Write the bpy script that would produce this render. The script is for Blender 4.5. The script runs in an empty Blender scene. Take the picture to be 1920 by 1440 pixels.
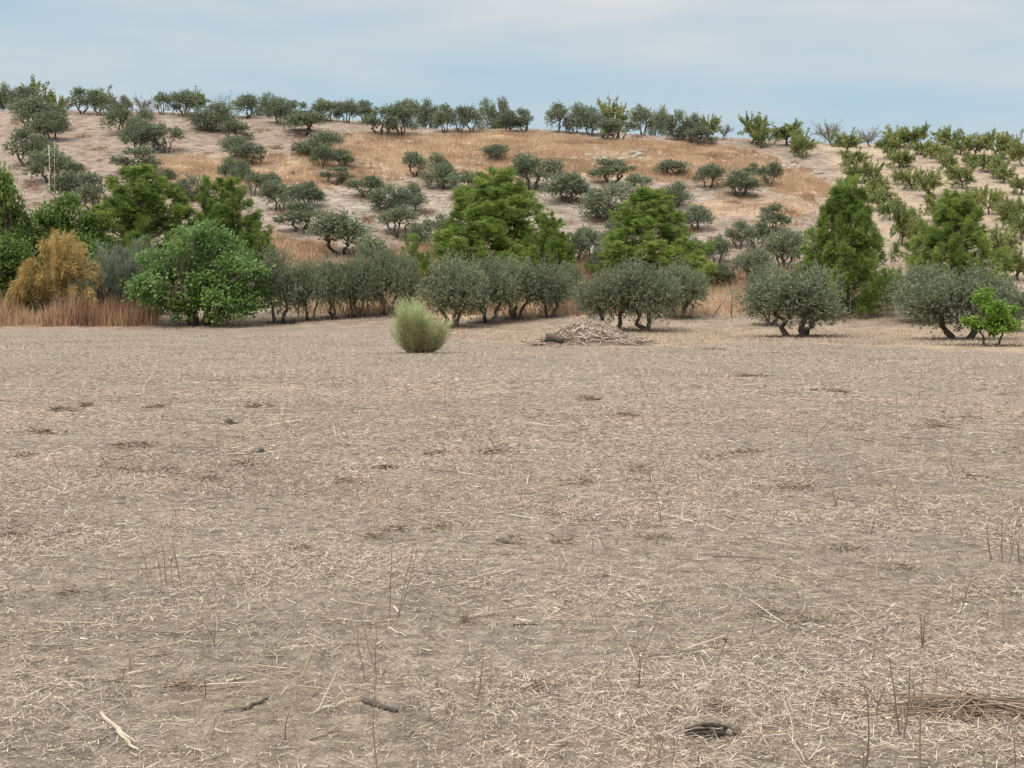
import bpy, math, random
import numpy as np
from mathutils import Vector

C = bpy.context.scene.collection
rad = math.radians
CAM_H, F, CX, CY, HZ = 1.6, 2600.0, 960.0, 720.0, 560.0
PITCH = math.atan((CY - HZ) / F)
cp, sp = math.cos(PITCH), math.sin(PITCH)

# ------------------------------------------------------------------ noise
_T = np.random.default_rng(7).random((256, 256))
def vnoise(x, y, seed=0):
    x = np.asarray(x, float) + seed * 17.31; y = np.asarray(y, float) + seed * 9.77
    xi = np.floor(x).astype(int); yi = np.floor(y).astype(int)
    fx = x - xi; fy = y - yi
    fx = fx * fx * (3 - 2 * fx); fy = fy * fy * (3 - 2 * fy)
    a = _T[xi & 255, yi & 255]; b = _T[(xi + 1) & 255, yi & 255]
    c = _T[xi & 255, (yi + 1) & 255]; d = _T[(xi + 1) & 255, (yi + 1) & 255]
    return (a * (1 - fx) + b * fx) * (1 - fy) + (c * (1 - fx) + d * fx) * fy
def fbm(x, y, seed=0, o=3):
    s = 0; a = 0.5; t = 0
    for k in range(o):
        s = s + a * vnoise(np.asarray(x) * 2 ** k, np.asarray(y) * 2 ** k, seed + k * 3); t += a; a *= 0.5
    return s / t
def sstep(a, b, x):
    t = np.clip((np.asarray(x, float) - a) / (b - a), 0, 1); return t * t * (3 - 2 * t)

# ------------------------------------------------------------------ terrain
YG = np.arange(-100, 1400, 0.25)
SL = sstep(59, 86, YG) * (1 - sstep(136, 157, YG)) - 0.35 * sstep(157, 190, YG) * (1 - sstep(230, 280, YG))
PG = np.cumsum(SL) * 0.25
RIDGE = [(-400, 205), (0, 204), (130, 207), (400, 214), (600, 222), (800, 240), (1000, 243), (1200, 254), (1400, 264),
         (1550, 274), (1700, 272), (1920, 285), (2400, 292)]
def tan_el(py):
    b = (CY - py) / F
    return (cp * b - sp) / (cp + sp * b)
_kx, _kv = [], []
for px, py in RIDGE:
    lo, hi = 0.01, 1.0
    vis = (YG > 70) & (YG < 200)
    for _ in range(40):
        k = (lo + hi) / 2
        if np.max((k * PG[vis] - CAM_H) / YG[vis]) > tan_el(py): hi = k
        else: lo = k
    _kx.append((px - CX) / F * 148); _kv.append(k)
def terrain(x, y):
    x = np.asarray(x, float); y = np.asarray(y, float)
    k = np.interp(x, _kx, _kv)
    z = k * np.interp(y, YG, PG)
    hm = sstep(62, 90, y)
    z = z + hm * (0.7 * (fbm(x / 11, y / 7, 2) - 0.5) + 0.35 * (vnoise(x / 3.2, y / 1.6, 5) - 0.5))
    fm = 1 - sstep(55, 70, y)
    z = z + (0.05 * (fbm(x / 1.4, y / 1.1, 9) - 0.5) + 0.10 * (vnoise(x / 6, y / 5, 11) - 0.5)) * (0.4 + 0.6 * fm)
    return z
def ray(px, py):
    a = (px - CX) / F; b = (CY - py) / F
    return a, cp + sp * b, cp * b - sp
MARCH = np.concatenate([np.arange(2.5, 30, 0.02), np.arange(30, 178, 0.08)])
def hit(px, py, fallback=162.0):
    """ground point seen at a pixel of the photograph"""
    a, fy, uz = ray(px, py)
    t = MARCH / fy
    d = terrain(a * t, MARCH) - (CAM_H + uz * t)
    i = np.argmax(d > 0)
    Y = MARCH[i] if d[i] > 0 else fallback
    X = a * Y / fy
    return float(X), float(Y), float(terrain(X, Y))
def at_depth(px, py, Y):
    a, fy, uz = ray(px, py); t = Y / fy
    return np.array([a * t, Y, CAM_H + uz * t])

# ------------------------------------------------------------------ mesh helpers
def mesh_np(name, V, Q=None, T=None, tone=None, smooth=False):
    V = np.asarray(V, np.float32); me = bpy.data.meshes.new(name)
    me.vertices.add(len(V)); me.vertices.foreach_set('co', V.ravel())
    li, st, n = [], [], 0
    if Q is not None and len(Q):
        Q = np.asarray(Q, np.int32); li.append(Q.ravel()); st.append(np.arange(len(Q)) * 4); n += len(Q) * 4
    if T is not None and len(T):
        T = np.asarray(T, np.int32); li.append(T.ravel()); st.append(n + np.arange(len(T)) * 3); n += len(T) * 3
    li = np.concatenate(li); st = np.concatenate(st).astype(np.int32)
    me.loops.add(len(li)); me.loops.foreach_set('vertex_index', li.astype(np.int32))
    me.polygons.add(len(st)); me.polygons.foreach_set('loop_start', st)
    if smooth: me.polygons.foreach_set('use_smooth', np.ones(len(st), bool))
    if tone is not None:
        tone = tone if isinstance(tone, dict) else {'tone': tone}
        for k, v in tone.items():
            at = me.attributes.new(k, 'FLOAT', 'POINT'); at.data.foreach_set('value', np.asarray(v, np.float32))
    me.update(calc_edges=True)
    return me
def link(name, me, mat, parent=None, loc=(0, 0, 0)):
    o = bpy.data.objects.new(name, me); C.objects.link(o)
    if mat and not me.materials: me.materials.append(mat)
    o.location = loc
    if parent: o.parent = parent
    return o
def tag(o, label=None, cat=None, group=None, kind=None):
    if label: o['label'] = label
    if cat: o['category'] = cat
    if group: o['group'] = group
    if kind: o['kind'] = kind
    return o
def empty(name, loc=(0, 0, 0)):
    o = bpy.data.objects.new(name, None); C.objects.link(o); o.location = loc; o.empty_display_size = 0.3
    return o
def nrm(v): return v / np.maximum(np.linalg.norm(v, axis=-1, keepdims=True), 1e-9)
def rvec(rng, n): return nrm(rng.normal(size=(n, 3)))

class Geo:
    """collects tubes, leaves and lumps into one mesh"""
    def __init__(s): s.V = []; s.Q = []; s.T = []; s.t = []; s.n = 0
    def add(s, V, Q=None, T=None, tone=0.5):
        V = np.asarray(V, float)
        if Q is not None and len(Q): s.Q.append(np.asarray(Q) + s.n)
        if T is not None and len(T): s.T.append(np.asarray(T) + s.n)
        s.V.append(V); s.t.append(np.broadcast_to(np.asarray(tone, float), (len(V),)).copy()); s.n += len(V)
    def tube(s, pts, r, sides=6, tone=0.5, cap=True):
        pts = np.asarray(pts, float); m = len(pts); r = np.broadcast_to(np.asarray(r, float), (m,))
        tan = nrm(np.gradient(pts, axis=0))
        ref = np.array([0.31, 0.17, 0.93]); ref2 = np.array([0.9, 0.3, 0.1])
        u = np.cross(tan, np.where((np.abs(tan @ ref) > 0.93)[:, None], ref2, ref)); u = nrm(u); v = np.cross(tan, u)
        ang = np.arange(sides) / sides * 2 * np.pi
        V = pts[:, None] + r[:, None, None] * (np.cos(ang)[None, :, None] * u[:, None] + np.sin(ang)[None, :, None] * v[:, None])
        i = np.arange(m - 1)[:, None] * sides; j = np.arange(sides)[None]; k = (j + 1) % sides
        Q = np.stack([i + j, i + k, i + sides + k, i + sides + j], -1).reshape(-1, 4)
        VV = V.reshape(-1, 3); T = None
        if cap:
            VV = np.concatenate([VV, pts[:1], pts[-1:]]); a = np.arange(sides); b = (a + 1) % sides; L = m * sides
            T = np.concatenate([np.stack([b, a, np.full(sides, L)], -1), np.stack([a + L - sides, b + L - sides, np.full(sides, L + 1)], -1)])
        s.add(VV, Q, T, tone)
    def leaves(s, P, D, N, L, W, tone, fold=0.0):
        n = len(P); D = nrm(D); S = nrm(np.cross(D, N)); U = np.cross(S, D)
        L = np.broadcast_to(L, (n,))[:, None]; W = np.broadcast_to(W, (n,))[:, None]
        V = np.stack([P, P + 0.5 * L * D + W * S + fold * W * U, P + L * D, P + 0.5 * L * D - W * S + fold * W * U], 1).reshape(-1, 3)
        s.add(V, np.arange(4 * n).reshape(n, 4), None, np.repeat(np.broadcast_to(tone, (n,)), 4))
    def blades(s, P, D, L, W, tone, bend=None):
        """thin triangles"""
        n = len(P); D = nrm(D); S = nrm(np.cross(D, np.array([0.13, 0.97, 0.2]) + 0 * D))
        yaw = np.random.default_rng(n).uniform(-1, 1, n)[:, None]
        S = nrm(S + yaw * np.cross(S, D))
        L = np.broadcast_to(L, (n,))[:, None]; W = np.broadcast_to(W, (n,))[:, None]
        tip = P + L * D + (0 if bend is None else bend)
        V = np.stack([P - W * S, P + W * S, tip], 1).reshape(-1, 3)
        s.add(V, None, np.arange(3 * n).reshape(n, 3), np.repeat(np.broadcast_to(tone, (n,)), 3))
    def lump(s, c, r, rng, tone=0.5, rough=0.3, seg=(7, 5)):
        a, b = seg; th = np.linspace(0, 2 * np.pi, a, endpoint=False); ph = np.linspace(0.25, np.pi - 0.25, b)
        R = 1 + rough * (rng.random((b, a)) - 0.5)
        V = np.stack([R * np.sin(ph)[:, None] * np.cos(th), R * np.sin(ph)[:, None] * np.sin(th), R * np.cos(ph)[:, None] + 0 * th], -1).reshape(-1, 3)
        V = np.concatenate([V, [[0, 0, 1], [0, 0, -1]]]) * np.asarray(r) + np.asarray(c)
        Q = [(i * a + j, (i + 1) * a + j, (i + 1) * a + (j + 1) % a, i * a + (j + 1) % a) for i in range(b - 1) for j in range(a)]
        T = [(a * b, j, (j + 1) % a) for j in range(a)] + [(a * b + 1, (b - 1) * a + (j + 1) % a, (b - 1) * a + j) for j in range(a)]
        s.add(V, Q, T, tone)
    def box(s, c, h, tone=0.5, rz=0.0):
        V = np.array([[x, y, z] for x in (-1, 1) for y in (-1, 1) for z in (-1, 1)], float) * np.asarray(h)
        ca, sa = math.cos(rz), math.sin(rz); V = V @ np.array([[ca, sa, 0], [-sa, ca, 0], [0, 0, 1]]) + np.asarray(c)
        s.add(V, [(0, 1, 3, 2), (4, 6, 7, 5), (0, 4, 5, 1), (2, 3, 7, 6), (0, 2, 6, 4), (1, 5, 7, 3)], None, tone)
    def mesh(s, name, smooth=False):
        return mesh_np(name, np.concatenate(s.V), np.concatenate(s.Q) if s.Q else None, np.concatenate(s.T) if s.T else None,
                       np.concatenate(s.t), smooth)

def curve(a, b, sag, n=6, rng=None, wob=0.0):
    a = np.asarray(a, float); b = np.asarray(b, float); t = np.linspace(0, 1, n)[:, None]
    p = a * (1 - t) + b * t + np.asarray(sag) * (4 * t * (1 - t))
    if rng is not None:
        w = rng.normal(size=(n, 3)) * wob; w[0] = 0; p = p + w
    return p

# ------------------------------------------------------------------ materials
def newmat(name):
    m = bpy.data.materials.new(name); m.use_nodes = True; nt = m.node_tree; nt.nodes.clear()
    out = nt.nodes.new('ShaderNodeOutputMaterial'); return m, nt, out
def N(nt, t, **kw):
    n = nt.nodes.new(t)
    for k, v in kw.items():
        if k in n.inputs: n.inputs[k].default_value = v
        else: setattr(n, k, v)
    return n
def ramp(nt, fac, stops):
    r = nt.nodes.new('ShaderNodeValToRGB'); e = r.color_ramp.elements
    while len(e) < len(stops): e.new(0.5)
    for i, (p, c) in enumerate(stops): e[i].position = p; e[i].color = (*c, 1)
    nt.links.new(fac, r.inputs[0]); return r.outputs[0]
def mixc(nt, fac, a, b, blend='MIX'):
    m = nt.nodes.new('ShaderNodeMix'); m.data_type = 'RGBA'; m.blend_type = blend
    for s, v in ((0, fac), (6, a), (7, b)):
        if hasattr(v, 'links'): nt.links.new(v, m.inputs[s])
        else: m.inputs[s].default_value = v if s == 0 else (*v, 1)
    return m.outputs[2]
def math_(nt, op, a, b=None, c=None):
    m = nt.nodes.new('ShaderNodeMath'); m.operation = op
    for i, v in enumerate((a, b, c)):
        if v is None: continue
        if hasattr(v, 'links'): nt.links.new(v, m.inputs[i])
        else: m.inputs[i].default_value = v
    return m.outputs[0]
def attr(nt, name): return N(nt, 'ShaderNodeAttribute', attribute_name=name).outputs['Fac']
def noise(nt, scale, detail=3, rough=0.55, vec=None):
    n = N(nt, 'ShaderNodeTexNoise'); n.inputs['Scale'].default_value = scale; n.inputs['Detail'].default_value = detail
    n.inputs['Roughness'].default_value = rough
    if vec is None: vec = N(nt, 'ShaderNodeTexCoord').outputs['Object']
    nt.links.new(vec, n.inputs['Vector']); return n.outputs['Fac']

def leafmat(name, stops, back=None, rough=0.6, trans=0.25, vary=0.25, spec=0.3):
    """leaf colour runs over the per-leaf 'tone'; each plant also differs a little from its neighbours"""
    m, nt, out = newmat(name)
    oi = N(nt, 'ShaderNodeObjectInfo')
    t = math_(nt, 'ADD', attr(nt, 'tone'), math_(nt, 'MULTIPLY_ADD', oi.outputs['Random'], vary, -vary / 2))
    col = ramp(nt, t, stops)
    if back:
        g = N(nt, 'ShaderNodeNewGeometry'); col = mixc(nt, math_(nt, 'MULTIPLY', g.outputs['Backfacing'], 0.8), col, back)
    p = N(nt, 'ShaderNodeBsdfPrincipled'); p.inputs['Roughness'].default_value = rough
    p.inputs['Specular IOR Level'].default_value = spec
    nt.links.new(col, p.inputs['Base Color'])
    tr = N(nt, 'ShaderNodeBsdfTranslucent'); nt.links.new(col, tr.inputs['Color'])
    mx = N(nt, 'ShaderNodeMixShader'); mx.inputs[0].default_value = trans
    nt.links.new(p.outputs[0], mx.inputs[1]); nt.links.new(tr.outputs[0], mx.inputs[2]); nt.links.new(mx.outputs[0], out.inputs[0])
    return m
def solid(name, stops, rough=0.85, nscale=18.0, use_tone=True, metal=0.0, bump=0.0, spec=0.2):
    m, nt, out = newmat(name)
    f = noise(nt, nscale, 4)
    if use_tone: f = math_(nt, 'ADD', math_(nt, 'MULTIPLY_ADD', f, 0.7, -0.35), attr(nt, 'tone'))
    p = N(nt, 'ShaderNodeBsdfPrincipled'); p.inputs['Roughness'].default_value = rough; p.inputs['Metallic'].default_value = metal
    p.inputs['Specular IOR Level'].default_value = spec
    nt.links.new(ramp(nt, f, stops), p.inputs['Base Color'])
    if bump:
        b = N(nt, 'ShaderNodeBump'); b.inputs['Strength'].default_value = bump; b.inputs['Distance'].default_value = 0.02
        nt.links.new(noise(nt, nscale * 2, 4), b.inputs['Height']); nt.links.new(b.outputs[0], p.inputs['Normal'])
    nt.links.new(p.outputs[0], out.inputs[0]); return m

M = {}
M['olive'] = leafmat('olive_leaf', [(0.0, (.056, .073, .038)), (0.5, (.118, .147, .076)), (1.0, (.23, .257, .15))], back=(.21, .24, .16), vary=0.42, trans=0.24)
M['olive_front'] = leafmat('olive_leaf_dense', [(0.0, (.064, .077, .039)), (0.5, (.124, .147, .076)), (1.0, (.225, .248, .145))], back=(.22, .245, .165), vary=0.25, trans=0.28)
M['almond'] = leafmat('almond_leaf', [(0.0, (.095, .125, .038)), (0.5, (.195, .235, .075)), (1.0, (.34, .34, .125))], vary=0.26, trans=0.38)
M['almond_dry'] = leafmat('almond_leaf_dry', [(0.0, (.10, .075, .04)), (0.5, (.17, .14, .075)), (1.0, (.25, .22, .12))], vary=0.3)
M['pine'] = leafmat('pine_needle', [(0.0, (.088, .130, .032)), (0.5, (.190, .262, .060)), (1.0, (.35, .41, .110))], vary=0.2, trans=0.48)
M['broad'] = leafmat('broad_leaf', [(0.0, (.058, .095, .022)), (0.5, (.120, .190, .044)), (1.0, (.22, .30, .08))], vary=0.2, trans=0.4)
M['fig'] = leafmat('fig_leaf', [(0.0, (.052, .098, .018)), (0.5, (.105, .188, .034)), (1.0, (.21, .31, .08))], back=(.15, .24, .09), vary=0.1, rough=0.45, spec=0.4, trans=0.35)
M['bright'] = leafmat('bright_leaf', [(0.0, (.075, .150, .020)), (0.5, (.155, .275, .034)), (1.0, (.29, .39, .065))], vary=0.1, trans=0.42)
M['broom'] = leafmat('broom_stem', [(0.0, (.24, .17, .09)), (0.3, (.35, .31, .14)), (0.62, (.34, .41, .19)), (1.0, (.45, .52, .29))], vary=0.1, trans=0.35)
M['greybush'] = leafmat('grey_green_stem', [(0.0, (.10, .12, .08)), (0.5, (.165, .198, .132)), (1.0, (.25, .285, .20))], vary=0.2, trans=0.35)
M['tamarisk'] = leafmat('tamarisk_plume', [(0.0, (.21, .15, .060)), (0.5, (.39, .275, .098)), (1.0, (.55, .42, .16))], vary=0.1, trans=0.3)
M['grass_orange'] = leafmat('dry_grass_orange', [(0.0, (.22, .140, .088)), (0.5, (.405, .272, .168)), (1.0, (.56, .425, .295))], vary=0.0, trans=0.25, rough=0.8)
M['grass_red'] = leafmat('dry_grass_russet', [(0.0, (.13, .070, .042)), (0.5, (.28, .160, .092)), (1.0, (.52, .37, .23))], vary=0.0, trans=0.2, rough=0.8)
M['straw'] = leafmat('straw', [(0.0, (.075, .057, .044)), (0.3, (.288, .226, .178)), (0.65, (.49, .396, .32)), (1.0, (.71, .61, .50))], vary=0.0, trans=0.12, rough=0.7)
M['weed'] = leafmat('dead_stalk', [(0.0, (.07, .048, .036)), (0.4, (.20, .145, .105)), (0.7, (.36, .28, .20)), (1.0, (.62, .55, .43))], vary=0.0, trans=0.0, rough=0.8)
M['bark'] = solid('bark', [(0.1, (.045, .036, .028)), (0.5, (.11, .086, .066)), (0.9, (.20, .165, .13))], nscale=14, bump=0.5)
M['bark_pale'] = solid('bark_grey', [(0.1, (.07, .058, .046)), (0.5, (.15, .122, .096)), (0.9, (.24, .20, .165))], nscale=14)
M['rock'] = solid('chalk_rock', [(0.1, (.20, .175, .15)), (0.5, (.32, .288, .25)), (0.9, (.46, .425, .38))], nscale=3, bump=0.3)
M['metal'] = solid('galvanised_steel', [(0.1, (.12, .115, .105)), (0.9, (.24, .23, .215))], rough=0.55, metal=0.3, nscale=9)
M['pale_paint'] = solid('weathered_pale_paint', [(0.1, (.24, .20, .15)), (0.5, (.38, .335, .265)), (0.9, (.52, .48, .40))], nscale=9)
M['wire'] = solid('pale_wire', [(0.1, (.40, .39, .37)), (0.9, (.58, .57, .54))], rough=0.5, nscale=9)
M['black'] = solid('black_plastic', [(0.1, (.012, .012, .012)), (0.9, (.035, .034, .032))], rough=0.5, nscale=9)
M['deadwood'] = solid('dark_dead_wood', [(0.1, (.028, .022, .018)), (0.5, (.085, .068, .055)), (0.9, (.20, .165, .13))], nscale=40, bump=0.6)
M['palewood'] = solid('bleached_wood', [(0.1, (.26, .21, .155)), (0.5, (.44, .375, .29)), (0.9, (.60, .53, .43))], nscale=40, bump=0.5)

# ------------------------------------------------------------------ polygons of ground cover, given where the photo shows them
def world_poly(pp): return np.array([hit(px, py)[:2] for px, py in pp])
def inside(poly, x, y):
    x = np.asarray(x); y = np.asarray(y); c = np.zeros(x.shape, bool); n = len(poly)
    for i in range(n):
        x1, y1 = poly[i]; x2, y2 = poly[i - 1]
        cond = ((y1 > y) != (y2 > y))
        xx = (x2 - x1) * (y - y1) / (y2 - y1 + 1e-12) + x1
        c ^= cond & (x < xx)
    return c
def soft_in(poly, x, y, amp, seed, scale):
    """polygon with a ragged edge"""
    wx = x + amp * 2 * (fbm(x / scale, y / scale, seed) - 0.5) * 2
    wy = y + amp * 3 * (fbm(x / scale, y / scale, seed + 50) - 0.5) * 2
    return inside(poly, wx, wy)
PA = world_poly([(285, 330), (330, 292), (420, 300), (480, 288), (560, 300), (640, 256), (700, 251), (850, 254), (1000, 253), (1080, 258),
                 (1300, 268), (1420, 284), (1500, 318), (1550, 360), (1535, 388), (1440, 350), (1300, 340), (1180, 335), (1100, 332), (960, 334),
                 (900, 340), (830, 332), (760, 337), (680, 340), (640, 352), (560, 352), (480, 352), (400, 352), (330, 352)])
PB = world_poly([(1290, 374), (1400, 366), (1500, 372), (1535, 402), (1490, 428), (1380, 418), (1300, 402)])
PC = world_poly([(485, 440), (560, 446), (640, 472), (700, 482), (760, 470), (830, 478), (1000, 490), (1090, 484), (1130, 510), (1310, 516),
                 (1420, 512), (1600, 520), (1640, 560), (1640, 592), (1400, 592), (1300, 592), (1050, 594), (780, 598), (560, 596), (500, 560)])
PL = world_poly([(-120, 560), (150, 565), (240, 575), (300, 590), (285, 611), (250, 611), (120, 612), (-120, 615)])
PCH1 = world_poly([(1085, 282), (1130, 277), (1200, 280), (1228, 296), (1160, 303), (1110, 300)])
PCH2 = world_poly([(1400, 285), (1440, 288), (1530, 318), (1545, 332), (1480, 322)])
PCHM = world_poly([(480, 362), (660, 350), (820, 362), (960, 350), (1100, 342), (1240, 352), (1330, 352), (1330, 372), (1270, 400), (1330, 430), (1380, 470),
                   (1300, 470), (1100, 470), (900, 430), (800, 440), (720, 420), (560, 440), (490, 400)])
PFE = world_poly([(-700, 618), (0, 617), (300, 618), (480, 616), (620, 606), (760, 616), (900, 640), (1100, 652), (1320, 648), (1500, 640), (1700, 652), (1920, 664), (2600, 668),
                  (4200, 1440), (2500, 1900), (-500, 1900), (-2400, 1440)])

def orchard_mask(x, y):
    ex = np.interp(y, [70, 85, 100, 115, 130, 150], [28.5, 24.5, 25.5, 27.5, 29.5, 31.0])
    return sstep(-1.2, 1.2, x - ex + 2.0 * (fbm(x / 5, y / 5, 31) - 0.5)) * sstep(66, 76, y)

# ------------------------------------------------------------------ ground
def build_ground():
    ys = [-60, -40, -25, -15, -8, -3, 0, 1.5, 2.4]
    y = 3.0
    while y < 178: ys.append(y); y += max(0.035, 0.0105 * y) * (0.72 if y > 66 else 1)
    while y < 1300: ys.append(y); y *= 1.06
    ys = np.array(ys); nu = 421
    u = np.linspace(-1, 1, nu); cu = 0.105 * u + 0.15 * u ** 3 + 0.745 * np.sign(u) * np.abs(u) ** 7
    w = 60 + 1.25 * np.maximum(ys, 0)
    X = w[:, None] * cu[None]; Y = np.repeat(ys[:, None], nu, 1)
    Z = terrain(X, Y)
    x = X.ravel(); y = Y.ravel()
    org = np.maximum.reduce([sum(soft_in(PA, x, y, 0.9 + 0.35 * q, 21 + q, 2.0 + 0.5 * q) * 1.0 for q in range(5)) / 5, soft_in(PB, x, y, 1.0, 23, 3.0) * 0.75, soft_in(PC, x, y, 0.6, 25, 2.5) * 1.0])
    chalk = np.maximum.reduce([soft_in(PCH1, x, y, 0.5, 27, 1.5) * 1.0, soft_in(PCH2, x, y, 0.5, 28, 1.5) * 0.8, soft_in(PCHM, x, y, 1.0, 29, 3) * 0.55])
    field = np.maximum(sum(soft_in(PFE, x, y + q, 0.7, 33 + k, 1.2) * 1.0 for k, q in enumerate((-1.6, -0.8, 0, 0.5, 1.0, 1.8))) / 6, y < 3.2)
    russet = soft_in(PL, x, y, 0.3, 35, 1.5)
    r = np.arange(len(ys) - 1)[:, None] * nu; c = np.arange(nu - 1)[None]
    Q = np.stack([r + c, r + c + 1, r + nu + c + 1, r + nu + c], -1).reshape(-1, 4)
    me = mesh_np('ground', np.stack([x, y, Z.ravel()], -1), Q, None,
                 dict(orange=org, chalk=chalk, field=field * 1.0, russet=russet * 1.0, orchard=orchard_mask(x, y), hill=sstep(60, 78, y)), smooth=True)
    m, nt, out = newmat('ground_soil_and_litter')
    co = N(nt, 'ShaderNodeTexCoord').outputs['Object']
    mp = N(nt, 'ShaderNodeMapping'); mp.inputs['Scale'].default_value = (1, 1, 0.35); nt.links.new(co, mp.inputs['Vector'])
    n_big = noise(nt, 0.16, 4); n_mid = noise(nt, 1.1, 5, 0.65); n_fine = noise(nt, 9, 5, 0.7); n_tiny = noise(nt, 95, 6, 0.85)
    litter = ramp(nt, math_(nt, 'ADD', math_(nt, 'MULTIPLY', n_tiny, 0.62), math_(nt, 'MULTIPLY_ADD', n_fine, 0.5, -0.06)),
                  [(0.36, (.062, .052, .042)), (0.46, (.172, .144, .118)), (0.56, (.290, .241, .197)), (0.70, (.46, .385, .318))])
    pat = ramp(nt, math_(nt, 'ADD', math_(nt, 'MULTIPLY', n_mid, 0.6), math_(nt, 'MULTIPLY', n_big, 0.4)),
               [(0.36, (.74, .74, .74)), (0.5, (1, .985, .97)), (0.64, (1.14, 1.09, 1.05))])
    field_c = mixc(nt, 1.0, litter, pat, 'MULTIPLY')
    under = ramp(nt, math_(nt, 'ADD', math_(nt, 'MULTIPLY', n_mid, 0.5), math_(nt, 'MULTIPLY', n_fine, 0.5)),
                 [(0.36, (.13, .092, .062)), (0.5, (.285, .215, .150)), (0.64, (.41, .33, .245))])
    mps = N(nt, 'ShaderNodeMapping'); mps.inputs['Scale'].default_value = (0.55, 1.5, 1.0); nt.links.new(co, mps.inputs['Vector']); n_st = noise(nt, 1.7, 5, 0.72, mps.outputs[0])
    bare = ramp(nt, math_(nt, 'ADD', math_(nt, 'MULTIPLY', n_mid, 0.45), math_(nt, 'MULTIPLY', n_st, 0.55)),
                [(0.37, (.090, .060, .044)), (0.44, (.180, .132, .103)), (0.52, (.248, .193, .156)), (0.61, (.315, .258, .218)), (0.69, (.41, .355, .31))])
    orch = ramp(nt, math_(nt, 'ADD', math_(nt, 'MULTIPLY', n_mid, 0.5), math_(nt, 'MULTIPLY', n_st, 0.5)),
                [(0.38, (.22, .163, .120)), (0.5, (.325, .252, .190)), (0.68, (.42, .34, .265))])
    orange = ramp(nt, math_(nt, 'ADD', math_(nt, 'MULTIPLY', n_mid, 0.6), math_(nt, 'MULTIPLY', n_fine, 0.4)),
                  [(0.34, (.24, .155, .098)), (0.5, (.365, .248, .158)), (0.66, (.45, .33, .225))])
    chk = ramp(nt, n_st, [(0.38, (.20, .17, .145)), (0.53, (.325, .288, .25)), (0.68, (.45, .41, .365))])
    rus = ramp(nt, n_fine, [(0.35, (.14, .08, .05)), (0.65, (.28, .17, .11))])
    c = mixc(nt, attr(nt, 'hill'), under, bare)
    c = mixc(nt, attr(nt, 'orchard'), c, orch)
    cm = math_(nt, 'MULTIPLY', attr(nt, 'chalk'), ramp(nt, n_mid, [(0.35, (.35,) * 3), (0.6, (1,) * 3)]))
    c = mixc(nt, cm, c, chk)
    om = math_(nt, 'MULTIPLY', attr(nt, 'orange'), ramp(nt, math_(nt, 'ADD', math_(nt, 'MULTIPLY', noise(nt, 0.33, 4, 0.65), 0.7), math_(nt, 'MULTIPLY', n_mid, 0.3)), [(0.38, (.15,) * 3), (0.54, (.95,) * 3)]))
    c = mixc(nt, om, c, orange)
    c = mixc(nt, attr(nt, 'russet'), c, rus)
    c = mixc(nt, attr(nt, 'field'), c, field_c)
    p = N(nt, 'ShaderNodeBsdfPrincipled'); p.inputs['Roughness'].default_value = 0.95; p.inputs['Specular IOR Level'].default_value = 0.1
    nt.links.new(c, p.inputs['Base Color'])
    b = N(nt, 'ShaderNodeBump'); b.inputs['Strength'].default_value = 0.7; b.inputs['Distance'].default_value = 0.05
    nt.links.new(math_(nt, 'ADD', n_fine, math_(nt, 'MULTIPLY', n_tiny, 0.25)), b.inputs['Height']); nt.links.new(b.outputs[0], p.inputs['Normal'])
    nt.links.new(p.outputs[0], out.inputs[0])
    tag(link('ground', me, m), 'stubble field rising into a bare dry hillside', None, None, 'structure')
build_ground()

# ------------------------------------------------------------------ tree generators: each returns (trunk mesh, crown mesh, width, height)
def extents(P, pct=2.2):
    """width and top of the leaf cloud"""
    x0, x1 = np.percentile(P[:, 0], [pct, 100 - pct]); y0, y1 = np.percentile(P[:, 1], [pct, 100 - pct])
    return ((x1 - x0) + (y1 - y0)) / 2, np.percentile(P[:, 2], 98.8)

def twig_leaves(g, rng, base, dirs, tone, nl, tl, L, W, droop=0.0, masses=None):
    """leaves set along many twigs at once"""
    n = len(base); t = (np.arange(nl) + 0.6) / nl
    dirs = nrm(dirs)
    P = base[:, None] + dirs[:, None] * (tl[:, None] * t)[..., None]
    P[..., 2] -= droop * (tl[:, None] * t) ** 2
    P = P.reshape(-1, 3)
    D = np.repeat(dirs, nl, 0) * 0.8 + rvec(rng, n * nl) * 0.75
    tn = np.repeat(tone, nl) + rng.normal(0, 0.13, n * nl)
    ok = np.ones(len(P), bool)
    if masses is not None:      # no stray leaves floating beyond the crown's masses
        ok = np.min(np.linalg.norm(P[:, None] - masses[None, :, :3], axis=2) / masses[None, :, 3], axis=1) < 1.38 + 0.10 * rng.normal(size=len(P))
    P, D, tn = P[ok], D[ok], tn[ok]; m = len(P)
    g.leaves(P, D, rvec(rng, m) + np.array([0, 0, 0.6]), L * rng.uniform(0.6, 1.25, m), W * rng.uniform(0.7, 1.2, m), np.clip(tn, 0, 1))
    return P

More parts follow.
